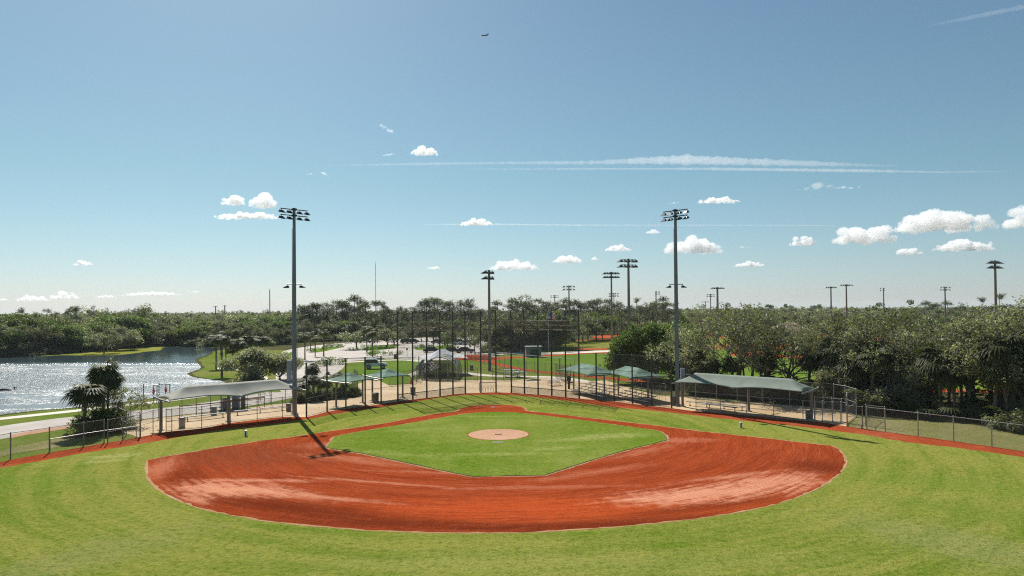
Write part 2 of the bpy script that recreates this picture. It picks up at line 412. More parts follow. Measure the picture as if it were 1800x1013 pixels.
def paved(name, a, b, crack=0.3):
    m, n, out = new_mat(name); p = pos(n)
    c = mixc(n, ramp(n, noise(n, p, 0.25, 5, 0.65), 0.35, 0.65), a, b)
    c = mixc(n, math_(n, 'MULTIPLY', ramp(n, noise(n, p, 1.6, 5, 0.75), 0.52, 0.8), crack), c, tuple(k * .62 for k in a))
    g = noise(n, p, 20.0, 3)
    bsdf(n, out, c, 0.85, 0, 0.2, bump(n, g, 0.25, 0.02)); return m
paved('plaza_concrete', (0.42, 0.295, 0.16), (0.52, 0.385, 0.23))
paved('road_asphalt', (0.34, 0.30, 0.26), (0.42, 0.38, 0.34))
paved('lot_asphalt', (0.34, 0.30, 0.26), (0.46, 0.41, 0.36))
paved('path_concrete', (0.52, 0.46, 0.38), (0.62, 0.56, 0.48))
paved('mulch', (0.10, 0.06, 0.035), (0.16, 0.10, 0.06))
simple('white_paint', (0.78, 0.78, 0.76), 0.6, var=.08)

# water
m, n, out = new_mat('lake_water')
p = pos(n)
sp = n.nodes.new('ShaderNodeSeparateXYZ'); L(n, p, sp.inputs[0])
calm = ramp(n, math_(n, 'ADD', sp.outputs[1], math_(n, 'MULTIPLY', noise(n, p, 0.02, 3), 30.0)), 168.0, 152.0)   # sheltered water below the far trees
wv = noise(n, scaled(n, p, (1, 1.0, 1)), 1.35, 5, 0.62, 0.5)
wv2 = noise(n, scaled(n, p, (1, 1.0, 1)), 0.33, 3, 0.6, 0.3)
h = math_(n, 'ADD', wv, math_(n, 'MULTIPLY', wv2, 2.0))
bn = n.nodes.new('ShaderNodeBump'); L(n, h, bn.inputs['Height']); bn.inputs['Distance'].default_value = 0.8
L(n, math_(n, 'ADD', math_(n, 'MULTIPLY', math_(n, 'MULTIPLY', calm, ramp(n, noise(n, scaled(n, p, (.5, 1, 1)), 0.06, 3, .6), .36, .52)), 0.75), 0.05), bn.inputs['Strength'])
pb = n.nodes.new('ShaderNodeBsdfPrincipled')
pb.inputs['Base Color'].default_value = (0.05, 0.08, 0.09, 1); L(n, math_(n, 'ADD', math_(n, 'MULTIPLY', calm, 0.27), 0.05), pb.inputs['Roughness'])
pb.inputs['IOR'].default_value = 1.333; L(n, bn.outputs[0], pb.inputs['Normal']); L(n, pb.outputs[0], out.inputs[0])

grass_mat('dry_grass', (0.17, 0.18, 0.055), (0.34, 0.29, 0.16), (0.10, 0.095, 0.045), 0, 0.8, 0.8, brown=(0.26, 0.19, 0.12))
# ---- sheets, each 4 mm above the one below
def big_ground():
    sheet('ground', [(-6000, -300), (6000, -300), (6000, 7000), (-6000, 7000)], 0.0, 'park_grass')
big_ground()
Z = 0.004
wood = [(-260, 150), (-110, 186), (-83, 196), (-60, 192), (-48, 205), (-40, 235), (0, 262), (30, 240), (60, 250), (60, 262), (220, 262), (5900, 2600), (5900, 6900), (-5900, 6900), (-5900, 2400)]
sheet('forest_ground', [Vector(q) for q in wood], Z, 'forest_floor')
belt = Gs([(1150,694),(1200,696),(1330,708),(1480,722),(1530,738),(1640,742),(1800,760),(2060,790),(2100,690),(1800,682),(1450,676),(1230,668),(1120,668)])
sheet('forest_ground', smooth_pts(belt, 2, jitter=.25), Z, 'forest_floor')
LAKE = [(-420,800),(0,729.5),(127,717),(213,707),(260,701.5),(330,692),(385,682),(399,676),(398,673),(379,668),(356,666),(338,662.5),(329,656.5),(340,653),(352,648),(352,643.5),(345,636),(346,631),(365,624),(372,618.5),(384,615),
        (384,612.5),(350,610.5),(300,610.5),(285,612.5),(281,616),(260,618.5),(230,622.5),(200,625),(164,626),(111,625),(67,626),(27,627.5),(0,628),(-200,634),(-420,640)]
lake_pts = smooth_pts(Gs(LAKE), 1.5)
bank = offset_poly(smooth_pts(Gs(LAKE), 2.5), 0.7)
sheet('lake_bank', bank, 2 * Z, 'forest_floor')
lake_o = sheet('lake', lake_pts, 3 * Z, 'lake_water')

# grass spit on the far shore
sheet('grass_shore', smooth_pts(Gs([(60,626.5),(80,624),(111,622),(150,621),(164,619),(200,615),(240,610),(283,609.5),(286,611.5),(281,616),(262,618),(230,621.8),(200,624.3),(164,625.3),(111,624.5),(70,626.8)]), 2, jitter=.3), 4 * Z, 'yellow_grass')

# roads, paths and the car park
road_pts = smooth_pts(Gs([(-330,822),(-100,777),(0,760),(127,741),(240,730),(327,720.5),(435,705),(511,690)]), 3, closed=False)
sheet('road', band(road_pts, 7.0), Z, 'road_asphalt')
sheet('road_shoulder', smooth_pts(Gs([(20,765),(60,757.5),(100,751.5),(128,747),(129,752),(95,757.5),(50,765),(20,770)]), 1, jitter=.1), 2 * Z, 'mound_clay')
lpath = smooth_pts(Gs([(-330,775),(-100,748),(0,736.5),(127,723),(213,713.2),(260,708.5),(305,703),(370,694),(420,684),(452,672),(460,664),(440,657),(412,650),(386,647.5)]), 2, closed=False)
sheet('path', band(lpath, 1.9), Z * 2, 'path_concrete')
p2 = smooth_pts(Gs([(388,648),(402,643.5),(430,641.5),(462,638),(490,632)]), 2, closed=False)
sheet('path', band(p2, 1.8), Z * 2, 'path_concrete')
lot = [(500,694),(486,672),(486,655),(494,645),(478,636),(490,624),(504,616),(540,609.5),(590,604),(640,600.5),(700,597),(760,593),(840,593),(862,600),(872,612),(868,622),(872,630),(846,629),(800,633),(745,634),(700,630.5),(640,633),(612,637),(600,650),(560,672),(530,690)]
sheet('car_park', smooth_pts(Gs(lot), 3), 2 * Z, 'lot_asphalt')
side = smooth_pts(Gs([(596,638),(640,635.5),(700,633),(745,636),(760,645),(745,652),(728,660)]), 1.5, closed=False)
sheet('path', band(side, 2.6), 3 * Z, 'path_concrete')
lawn = [(612,650),(640,638.5),(700,635),(735,637),(738,641),(722,650),(700,660),(730,664),(722,675),(684,678),(655,664),(625,660)]
sheet('lawn', smooth_pts(Gs(lawn), 1.5), 3 * Z, 'far_field_grass')
cross = smooth_pts(Gs([(810,655),(850,660),(900,662),(960,663),(1010,668),(1060,679),(1120,692),(1180,703)]), 2, closed=False)
sheet('path', band(cross, 2.4), 3 * Z, 'path_concrete')
sheet('path', band(smooth_pts(Gs([(860,623),(900,621),(960,622),(1040,618.5),(1110,616)]), 3, closed=False), 7), 3 * Z, 'path_concrete')
for isl in ([(545,616),(560,612.5),(578,611),(600,609),(610,606.5),(596,612),(560,619.5)], [(640,612),(668,607),(700,607),(690,613),(655,616.5),(640,616)], [(646,622),(655,616),(668,617),(665,622.5)],
            [(505,623),(516,619),(522,632),(512,645),(503,640)], [(730,612.5),(748,610.5),(762,612.5),(758,615),(735,615.5)], [(765,609),(790,607),(800,611),(770,615)]):
    sheet('grass_island', smooth_pts(Gs(isl), 1), 3 * Z, 'far_field_grass')

# neighbouring ball fields
f2 = [(822,629.5),(862,628.3),(900,628),(947,625),(989,622.6),(1042,619.6),(1099,617.8),(1180,615),(1300,611),(1450,612),(1600,620),(1760,640),(2000,676),(2000,700),(1800,691),(1714,690),(1600,689),(1470,688),(1340,684),(1250,680),(1120,671.5),(1060,666),(997,660.5),(940,654),(897,648.5),(860,639),(830,633)]
sheet('far_warning_track', smooth_pts(Gs(f2), 3), 2 * Z, 'red_clay_far')
g2 = [(872,634),(900,630.6),(947,627.6),(989,625),(1042,621.8),(1099,620),(1180,617),(1300,613),(1450,614),(1600,622),(1740,640),(1950,672),(1950,690),(1800,685),(1714,685),(1600,684.5),(1470,683.5),(1340,680),(1250,676.5),(1120,667.5),(1060,662),(997,657.5),(940,651),(900,644),(876,638)]
sheet('far_field_lawn', smooth_pts(Gs(g2), 3), 3 * Z, 'far_field_grass')
sheet('far_infield', smooth_pts(Gs([(1285,620),(1330,617.5),(1400,617),(1470,620),(1500,626),(1470,631),(1400,630.5),(1330,628),(1290,626)]), 2), 4 * Z, 'red_clay_far')
sheet('far_infield_lawn', smooth_pts(Gs([(1350,619.5),(1400,618.7),(1450,621),(1440,624),(1395,624.5),(1350,622.5)]), 2), 5 * Z, 'far_field_grass')
sheet('far_warning_track', smooth_pts(Gs([(968,604),(985,600.5),(1024,597.5),(1097,595.6),(1260,592),(1500,590),(1500,606),(1260,610),(1110,613.5),(1024,616),(972,613)]), 3), 2 * Z, 'red_clay_far')
sheet('far_field_lawn', smooth_pts(Gs([(975,605),(990,602.2),(1024,599.2),(1097,597.2),(1260,594),(1490,592),(1490,603),(1260,607.5),(1105,611),(1024,613),(976,610.5)]), 3), 3 * Z, 'yellow_grass')
sheet('far_infield', smooth_pts(Gs([(1040,592.5),(1070,589),(1130,588),(1240,586),(1240,590),(1130,593),(1060,594.5)]), 3), 2 * Z, 'red_clay_far')
sheet('far_infield', smooth_pts(Gs([(1480,592),(1600,596),(1650,602),(1560,606),(1480,604)]), 3), 4 * Z, 'red_clay_far')

sheet('dry_grass_strip', smooth_pts(Gs([(1500,733),(1560,737),(1640,741),(1720,746),(1800,753),(2080,786),(2080,840),(1850,805),(1743,790),(1676,780),(1614,771),(1556,762),(1505,756)]), 1.5, jitter=.2), 2 * Z, 'dry_grass')
sheet('dry_grass_strip', smooth_pts(Gs([(-300,838),(-40,800),(30,785),(90,772),(130,766),(150,772),(110,785),(30,797),(-60,815),(-300,858)]), 1.5, jitter=.3), 2 * Z, 'dry_grass')
# plaza and dugout slabs
plaza = [(524,735),(524,712),(587,699),(630,690),(628,676),(655,664),(684,678),(722,675.5),(729,668),(760,664),(800,668),(818,668.5),(868,668.5),(899,669.5),(960,663.5),(1000,668),(1030,672.5),(1065,668.5),(1100,680),(1157,696),(1190,698),
         (1223,699.5),(1260,703.5),(1320,708.5),(1388,714),(1447,719.5),(1478,724),(1506,733.5),(1489,745),(1489,752),(1450,746),(1360,738),(1223,726),(1111,713),(1018,704),(899,694),(818,695),(726,706),(642,718),(575,728)]
sheet('plaza', smooth_pts(Gs(plaza), 1, sharp=True, jitter=.03), 3 * Z, 'plaza_concrete')
lslab = [(207,757),(230,746.5),(249,739.5),(279,735.5),(320,731),(370,725),(434.5,717.6),(477,711.5),(514,708.5),(545,706),(545,736),(519,733),(452,740),(354.6,756),(292,762),(246.8,771)]
sheet('dugout_slab', smooth_pts(Gs(lslab), 1, sharp=True, jitter=.04), 3 * Z, 'plaza_concrete')

# our field
tr = smooth_pts(Gs(TRACK_OUT), .8, closed=False, jitter=.035)
foot = [Vector((60, 2)), Vector((60, -60)), Vector((-60, -60)), Vector((-60, 2))]
sheet('warning_track', tr + foot, 4 * Z, 'track_clay')
ti = smooth_pts(Gs(TRACK_IN), .7, closed=False, jitter=.05)
sheet('outfield_grass', ti + foot, 5 * Z, 'field_grass')
dirt_outline = smooth_pts(Gs(DIRT_TOP), .5, closed=False) + smooth_pts(Gs(DIRT_ARC), .5, closed=False)
sheet('infield_edge', offset_poly(dirt_outline, 0.15), 6 * Z, 'lip_sand')
sheet('infield_dirt', [q + Vector((random.gauss(0, .06), random.gauss(0, .06))) for q in dirt_outline], 7 * Z, 'infield_clay')
inner = smooth_pts(Gs(INNER), .4, sharp=True)
sheet('infield_edge', offset_poly(inner, 0.20), 8 * Z, 'lip_sand')
sheet('infield_edge_soil', offset_poly(inner, 0.07), 9 * Z, 'mulch')
sheet('infield_grass', [q + Vector((random.gauss(0, .035), random.gauss(0, .035))) for q in inner], 10 * Z + .02, 'infield_grass')
mc = (G(876, 756) + G(876, 775.3)) / 2; MR = (G(876, 756) - G(876, 775.3)).length / 2
def ring(rad, jit): return [Vector((mc.x + (rad + random.gauss(0, jit)) * math.cos(t), mc.y + (rad + random.gauss(0, jit)) * math.sin(t))) for t in np.linspace(0, 2 * math.pi, 90, endpoint=False)]
sheet('pitching_circle_edge', ring(MR + .07, .02), 11 * Z + .02, 'infield_clay')
sheet('pitching_circle', ring(MR, .015), 12 * Z + .02, 'mound_clay')
# ================================================================== PLANTS
def leaf_mat(name, a, b, c_light, trans=0.35, spec=0.35, rough=0.55):
    m, n, out = new_mat(name)
    at_ = n.nodes.new('ShaderNodeAttribute'); at_.attribute_name = 'tone'
    oi = n.nodes.new('ShaderNodeObjectInfo')
    t = at_.outputs['Fac']
    c = mixc(n, ramp(n, t, 0.0, 0.8), a, b)
    c = mixc(n, ramp(n, t, 0.82, 1.0), c, c_light)
    hs = n.nodes.new('ShaderNodeHueSaturation'); L(n, c, hs.inputs['Color'])
    mr = n.nodes.new('ShaderNodeMapRange'); L(n, oi.outputs['Random'], mr.inputs[0]); mr.inputs[3].default_value = 0.72; mr.inputs[4].default_value = 1.3
    L(n, mr.outputs[0], hs.inputs['Value'])
    mr2 = n.nodes.new('ShaderNodeMapRange'); L(n, math_(n, 'FRACT', math_(n, 'MULTIPLY', oi.outputs['Random'], 7.3)), mr2.inputs[0]); mr2.inputs[3].default_value = 0.478; mr2.inputs[4].default_value = 0.512
    L(n, mr2.outputs[0], hs.inputs['Hue'])
    p = n.nodes.new('ShaderNodeBsdfPrincipled'); L(n, hs.outputs[0], p.inputs['Base Color']); p.inputs['Roughness'].default_value = rough
    p.inputs['Specular IOR Level'].default_value = spec
    tr = n.nodes.new('ShaderNodeBsdfTranslucent'); L(n, mixc(n, 1.0, hs.outputs[0], (1.5, 1.7, 0.7), 'MULTIPLY'), tr.inputs[0])
    mx = n.nodes.new('ShaderNodeMixShader'); mx.inputs[0].default_value = trans
    L(n, p.outputs[0], mx.inputs[1]); L(n, tr.outputs[0], mx.inputs[2]); L(n, mx.outputs[0], out.inputs[0])
leaf_mat('oak_leaf', (0.070, 0.073, 0.046), (0.15, 0.153, 0.10), (0.42, 0.41, 0.32), trans=.36)
leaf_mat('green_leaf', (0.06, 0.085, 0.022), (0.125, 0.165, 0.042), (0.26, 0.31, 0.13))
leaf_mat('gray_leaf', (0.12, 0.12, 0.085), (0.24, 0.235, 0.17), (0.52, 0.51, 0.41), trans=0.38)
leaf_mat('pine_leaf', (0.05, 0.06, 0.032), (0.095, 0.11, 0.055), (0.2, 0.21, 0.13), trans=0.3)
leaf_mat('palm_leaf', (0.04, 0.05, 0.022), (0.085, 0.10, 0.04), (0.16, 0.175, 0.09), trans=0.25, spec=0.1, rough=0.6)
leaf_mat('dead_frond', (0.14, 0.105, 0.065), (0.22, 0.17, 0.11), (0.33, 0.28, 0.2), trans=0.2)
leaf_mat('hedge_leaf', (0.05, 0.085, 0.014), (0.10, 0.16, 0.025), (0.2, 0.26, 0.07))
def bark(name, a, b):
    m, n, out = new_mat(name); tc = n.nodes.new('ShaderNodeTexCoord').outputs['Object']
    v = noise(n, scaled(n, tc, (3, 3, 0.7)), 3.0, 5, 0.7)
    bsdf(n, out, mixc(n, ramp(n, v, 0.3, 0.7), a, b), 0.9, 0, 0.1, bump(n, v, 0.6, 0.05))
bark('oak_bark', (0.06, 0.05, 0.042), (0.17, 0.15, 0.13))
bark('pale_bark', (0.13, 0.115, 0.10), (0.27, 0.25, 0.22))
bark('pine_bark', (0.055, 0.042, 0.035), (0.14, 0.11, 0.09))
bark('palm_bark', (0.08, 0.065, 0.05), (0.21, 0.18, 0.145))

def quads_mesh(name, V, Fc, tone, mat):
    """V (n,3), Fc (m,4) int, tone (m)"""
    me = bpy.data.meshes.new(name); me.vertices.add(len(V)); me.vertices.foreach_set('co', V.astype(np.float32).ravel())
    m_ = len(Fc); me.loops.add(m_ * 4); me.loops.foreach_set('vertex_index', Fc.astype(np.int32).ravel())
    me.polygons.add(m_); me.polygons.foreach_set('loop_start', np.arange(0, m_ * 4, 4, dtype=np.int32))
    me.update(calc_edges=True)
    a = me.attributes.new('tone', 'FLOAT', 'FACE'); a.data.foreach_set('value', tone.astype(np.float32))
    me.materials.append(MATS[mat]); return me
def leaves(cent, size, rg, up=0.25, aspect=0.55):
    """one small leaf-shaped quad per centre, random attitude"""
    n = len(cent)
    nrm = rg.normal(size=(n, 3)); nrm[:, 2] += up * 2; nrm /= np.linalg.norm(nrm, axis=1)[:, None]
    t = rg.normal(size=(n, 3)); t -= (t * nrm).sum(1)[:, None] * nrm; t /= np.linalg.norm(t, axis=1)[:, None]
    b = np.cross(nrm, t); s = (size * rg.uniform(0.6, 1.35, n))[:, None]
    V = np.stack([cent - t * s, cent - b * s * aspect, cent + t * s, cent + b * s * aspect], 1).reshape(-1, 3)
    return V, np.arange(n * 4).reshape(n, 4)

def crown_mesh(name, clumps, per, leaf, mat, seed, flat=0.75, up=0.3):
    """clumps: list of (centre, radius); leaves gathered in tufts inside each clump, denser to its top"""
    rg = np.random.default_rng(seed); C = []; T = []
    for c, r in clumps:
        k = max(8, int(per * (r ** 1.6)))
        nt_ = max(3, k // 9)
        d = rg.normal(size=(nt_, 3)); d /= np.linalg.norm(d, axis=1)[:, None]
        rad = r * rg.uniform(0.35, 1.05, nt_) ** 0.6
        tc_ = np.array(c) + d * rad[:, None] * np.array([1, 1, flat])
        base = rg.uniform(0, 0.75)
        w_ = tc_.repeat(9, 0) + rg.normal(size=(nt_ * 9, 3)) * leaf * 1.5
        C.append(w_); T.append(np.clip(base * .6 + rg.uniform(0, 0.5, len(w_)) + (rg.random(len(w_)) < .05) * .5, 0, 1))
    C = np.concatenate(C); T = np.concatenate(T); V, Fc = leaves(C, leaf, rg, up)
    return quads_mesh(name, V, Fc, T, mat)

def skeleton(seed, h, spread, n_limb, fork_h, trunk_r, droop=0.0, levels=3, lean=0.0, stems=1):
    """tapered trunk with forking limbs; returns builder and list of twig ends"""
    rd = random.Random(seed); mb = MB(); tips = []
    def grow(p, d, length, r, lvl):
        pts = [p]; q = p.copy(); dd = d.copy(); k = 3
        for i in range(k):
            dd = (dd + Vector((rd.gauss(0, .22), rd.gauss(0, .22), rd.gauss(0.04, .14) - droop * lvl * .1))).normalized()
            q = q + dd * length / k; pts.append(q.copy())
        rs = [r * (1 - .5 * i / k) for i in range(k + 1)]
        mb.path(pts, rs, 6 if lvl < 2 else 4, cap=False)
        if lvl >= levels:
            tips.append(q); tips.append(pts[2]); return
        nb = rd.randint(2, 3)
        for j in range(nb):
            a = rd.uniform(0, 2 * math.pi); nd = (dd + Vector((math.cos(a), math.sin(a), rd.uniform(-.15, .55))) * rd.uniform(.55, .95)).normalized()
            grow(q, nd, length * rd.uniform(.58, .8), r * .52, lvl + 1)
        if lvl >= 1: tips.append(q)
    for s_ in range(stems):
        off = Vector((rd.gauss(0, .35), rd.gauss(0, .35), 0)) if stems > 1 else Vector((0, 0, 0))
        ang = rd.uniform(0, 6.28); ln = lean + (0.25 if stems > 1 else 0)
        top = off + Vector((math.cos(ang) * ln * fork_h, math.sin(ang) * ln * fork_h, fork_h))
        mid = off.lerp(top, .5) + Vector((rd.gauss(0, .12), rd.gauss(0, .12), 0))
        mb.path([off, off + Vector((0, 0, .25)), mid, top], [trunk_r * 1.5, trunk_r * 1.1, trunk_r * .9, trunk_r * .75], 8, cap=False)
        for j in range(n_limb):
            a = 2 * math.pi * j / n_limb + rd.uniform(-.4, .4)
            e = rd.uniform(.35, 1.1)
            d = Vector((math.cos(a) * math.cos(e) * spread, math.sin(a) * math.cos(e) * spread, math.sin(e))).normalized()
            grow(top - Vector((0, 0, rd.uniform(0, fork_h * .25))), d, (h - fork_h) * rd.uniform(.34, .46), trunk_r * .55, 1)
        grow(top, Vector((rd.gauss(0, .2), rd.gauss(0, .2), 1)).normalized(), (h - fork_h) * .42, trunk_r * .6, 1)
    return mb, tips

TREES = {}
def reg(kind, trunk, crown, extra=None): TREES.setdefault(kind, []).append((trunk, crown, extra))
def mk_oak(kind, seed, h=10.5, spread=1.0, leafm='oak_leaf', per=95, leaf=0.17, fork=.28, cr=(0.8, 1.35), r=.26, bark_='oak_bark', keep=1.0, levels=3, stems=1, nl=5):
    mb, tips = skeleton(seed, h, spread, nl, h * fork, r, levels=levels, stems=stems)
    rd = random.Random(seed + 5); k = [t for t in tips if rd.random() < keep and t.z > h * fork * .7]
    zs = max(t.z for t in k)
    sc_ = h * .95 / (zs + cr[1] * .5)
    mb.v = [(x * sc_, y * sc_, z * sc_) for x, y, z in mb.v]
    cl = [((t.x * sc_, t.y * sc_, t.z * sc_), rd.uniform(*cr)) for t in k]
    reg(kind, mb.mesh('trunk', bark_), crown_mesh('crown', cl, per, leaf, leafm, seed + 9))
for s_ in range(5): mk_oak('oak', 100 + s_, r=.19, h=10.5 + s_ * .3, spread=1.3, per=58, leaf=.17, cr=(.85, 1.5))
for s_ in range(5): mk_oak('open_oak', 200 + s_, h=11.0, spread=1.5, per=46, leaf=.115, cr=(.6, 1.15), keep=.66, bark_='pale_bark', r=.17, fork=.32, leafm='gray_leaf' if s_ % 2 else 'oak_leaf')
for s_ in range(3): mk_oak('tall_oak', 250 + s_, h=11.5, spread=1.1, per=48, leaf=.13, cr=(.6, 1.1), keep=.75, bark_='pale_bark', r=.17, fork=.3, leafm='gray_leaf' if s_ == 1 else 'oak_leaf')
for s_ in range(3): mk_oak('shore_tree', 300 + s_, h=10.5, spread=.8, per=85, leaf=.24, cr=(1.0, 1.6), fork=.15, leafm=['green_leaf', 'oak_leaf', 'green_leaf'][s_])
for s_ in range(3): mk_oak('gray_shrub', 400 + s_, h=5.4, spread=1.5, per=150, leaf=.12, cr=(.6, 1.0), fork=.10, r=.14, leafm='gray_leaf', stems=2, nl=4)
for s_ in range(2): mk_oak('lot_tree', 500 + s_, h=5.2, spread=1.6, per=110, leaf=.16, cr=(.6, 1.0), fork=.30, r=.12, bark_='oak_bark', levels=2)
mk_oak('green_tree', 601, h=8.5, spread=1.1, per=170, leaf=.19, cr=(1.0, 1.6), fork=.08, leafm='green_leaf')
mk_oak('green_tree', 602, h=8.0, spread=1.1, per=150, leaf=.19, cr=(1.0, 1.6), fork=.1, leafm='green_leaf')
mk_oak('leaning_bush', 650, h=2.6, spread=1.5, per=260, leaf=.10, cr=(.4, .7), fork=.05, r=.06, leafm='green_leaf', stems=3, nl=4, levels=2)
mk_oak('leaning_bush', 651, h=2.3, spread=1.7, per=260, leaf=.10, cr=(.4, .7), fork=.05, r=.06, leafm='oak_leaf', stems=3, nl=4, levels=2)
mk_oak('bare_bush', 660, h=4.2, spread=1.5, per=26, leaf=.08, cr=(.5, .8), fork=.05, r=.05, leafm='oak_leaf', stems=3, nl=4, keep=.7, bark_='pale_bark')

def mk_pine(seed, h=14.5):
    rd = random.Random(seed); mb = MB(); cl = []
    top = Vector((rd.gauss(0, .4), rd.gauss(0, .4), h)); pts = [Vector((0, 0, 0)).lerp(top, i / 5) + Vector((rd.gauss(0, .08), rd.gauss(0, .08), 0)) * (i % 5 > 0) for i in range(6)]
    mb.path(pts, [.22, .19, .16, .13, .09, .04], 7, cap=False)
    for i in range(20):
        z = h * rd.uniform(.5, .99) if i > 3 else h * rd.uniform(.36, .5); a = rd.uniform(0, 6.28); fr = (z / h - .36) / .64
        ln = rd.uniform(1.2, 2.9) * (1.15 - .6 * fr); b = Vector((top.x * z / h, top.y * z / h, z))
        e = b + Vector((math.cos(a) * ln, math.sin(a) * ln, ln * rd.uniform(.1, .5))); m_ = b.lerp(e, .55) - Vector((0, 0, .12))
        mb.path([b, m_, e], [.055, .04, .02], 4, cap=False)
        cl.append((tuple(e), rd.uniform(.7, 1.15)))
        if rd.random() < .5: cl.append((tuple(m_ + Vector((rd.gauss(0, .3), rd.gauss(0, .3), .2))), rd.uniform(.4, .7)))
    cl.append((tuple(top), 1.0))
    reg('pine', mb.mesh('trunk', 'pine_bark'), crown_mesh('crown', cl, 80, .2, 'pine_leaf', seed, flat=.7, up=.4))
for s_ in range(5): mk_pine(700 + s_, 13.5 + s_ * .6)

def fan(V, Fc, T, base, d, rg, size, droop, n=11):
    """a palmetto fan: n narrow blades spread round the stalk direction d"""
    d = d / np.linalg.norm(d); side = np.cross(d, [0, 0, 1.0]); side /= (np.linalg.norm(side) + 1e-9); upv = np.cross(side, d)
    tone = rg.uniform(0, .6)
    for i in range(n):
        a = (i / (n - 1) - .5) * 2.7
        bd = d * math.cos(a) + side * math.sin(a) * 1.0 + upv * .12 * math.cos(a)
        bd /= np.linalg.norm(bd); w_ = np.cross(bd, upv) * size * .075
        p0 = base; p1 = base + bd * size * .55; p2 = base + bd * size - np.array([0, 0, droop * size * rg.uniform(.5, 1.1)])
        o = len(V); V += [p0 - w_ * .3, p0 + w_ * .3, p1 + w_, p1 - w_, p2 + w_ * .25, p2 - w_ * .25]
        Fc += [(o, o + 1, o + 2, o + 3), (o + 3, o + 2, o + 4, o + 5)]
        t = np.clip(tone + rg.uniform(0, .35) + (rg.random() < .1) * .4, 0, 1); T += [t, t]
def mk_palm(kind, seed, h, n=50, size=1.0, skirt=12, curve=.07, tr=.12, stalk=.78):
    rg = np.random.default_rng(seed); mb = MB(); cx, cy_ = rg.normal(0, curve, 2) * h
    pts = [(0, 0, 0), (cx * .15, cy_ * .15, h * .3), (cx * .5, cy_ * .5, h * .65), (cx, cy_, h)]
    mb.path(pts, [tr * 1.25, tr, tr * .95, tr * 1.3], 9, cap=False)
    for k in range(14):        # old boots on the upper trunk
        z = h * (.55 + .45 * k / 14); a = k * 2.4; f = (z / h) ** 2
        mb.box((cx * f + math.cos(a) * tr, cy_ * f + math.sin(a) * tr, z), (.12, .12, .3), rz=a)
    V, Fc, T = [], [], []; hub = np.array([cx, cy_, h])
    for i in range(n):
        a = i * 2.39996 + rg.uniform(-.2, .2); e = math.asin(np.clip(-.8 + 1.78 * (i + .5) / n, -1, .98))
        d = np.array([math.cos(a) * math.cos(e), math.sin(a) * math.cos(e), math.sin(e)]); ln = stalk * rg.uniform(.45, 1.35)
        b = hub + d * ln; mb.tube(tuple(hub), tuple(b), .022, .014, 3, cap=False)
        fan(V, Fc, T, b, d + np.array([0, 0, -.45]) + rg.normal(0, .22, 3), rg, size * rg.uniform(.75, 1.15), .55)
    cr = quads_mesh('crown', np.array(V), np.array(Fc), np.array(T), 'palm_leaf')
    sk = None
    if skirt:
        V, Fc, T = [], [], []
        for i in range(skirt):
            a = i * 2.4; d = np.array([math.cos(a) * .45, math.sin(a) * .45, -1.0])
            fan(V, Fc, T, hub + d * .35, d, rg, size * 1.0, .1, n=8)
        sk = quads_mesh('dead_fronds', np.array(V), np.array(Fc), np.array(T), 'dead_frond')
    reg(kind, mb.mesh('trunk', 'palm_bark'), cr, ('dead_fronds', sk) if sk else None)
for s_ in range(3): mk_palm('palm', 800 + s_, 4.6 + s_ * .5)
for s_ in range(3): mk_palm('slim_palm', 820 + s_, 5.6, n=30, size=.75, skirt=0, curve=.02, tr=.13, stalk=.75)
for s_ in range(2): mk_palm('short_palm', 840 + s_, 1.9, n=26, size=.8, skirt=4, tr=.16, stalk=.9)
for s_ in range(2): mk_palm('palmetto', 860 + s_, .35, n=20, size=.7, skirt=0, tr=.08, stalk=.9)

def plant(kind, p, label, name, cat, group=None, sc=1.0, rz=None, v=None, hz=None, parts=True):
    lst = TREES[kind]; i = random.randrange(len(lst)) if v is None else v % len(lst)
    tk, cr, ex = lst[i]; rz = random.uniform(0, 6.28) if rz is None else rz
    s3 = (sc, sc, (hz or sc))
    t = thing(name, label, cat, (p[0], p[1], 0), rz, group, s3)
    put('trunk', tk, t); put('crown', cr, t)
    if ex: put(ex[0], ex[1], t)
    return t
HK = {'oak': 10.5, 'open_oak': 11, 'tall_oak': 11.5, 'shore_tree': 10.5, 'pine': 14.5, 'green_tree': 8.5, 'gray_shrub': 5.4, 'lot_tree': 5.2, 'palm': 6.2, 'slim_palm': 6.6, 'short_palm': 3.0, 'palmetto': 1.4, 'leaning_bush': 2.6, 'bare_bush': 4.2}
def fitted(kind, px, base, top, label, name, cat, group=None, v=None, wide=1.0, rz=None):
    if kind == 'palm': wide *= 1.15
    """plant standing at (px, base) whose top reaches row top"""
    p = G(px, base); h = topz(px, top, p); s = h / HK[kind]
    return plant(kind, p, label, name, cat, group, s * wide, rz, v, s)
ALLP = []
def spread_row(kinds, x0, x1, base_fn, n, top_fn, lab, name, cat, group, jit=.5, wide=1.0, skip=lambda x, y: False):
    """n trees between pixel columns x0..x1; labels count them from the left"""
    for i in range(n):
        x = x0 + (x1 - x0) * (i + .5) / n + random.uniform(-jit, jit) * (x1 - x0) / n
        b = base_fn(x) + random.uniform(-.6, .6)
        if skip(x, b): continue
        k = random.choice(kinds); fitted(k, x, b, top_fn(x) + random.uniform(-5, 6), lab % ordn(i), name, cat, group, wide=wide * random.uniform(.85, 1.15))

def lerp_fn(pts):
    xs = [p[0] for p in pts]; ys = [p[1] for p in pts]
    return lambda x: float(np.interp(x, xs, ys))

# ---- the wood across the lake (left)
top_l = lerp_fn([(-150, 548), (0, 552), (80, 556), (150, 560), (190, 550), (230, 542), (270, 548), (300, 560), (360, 560), (410, 558), (450, 552), (520, 555)])
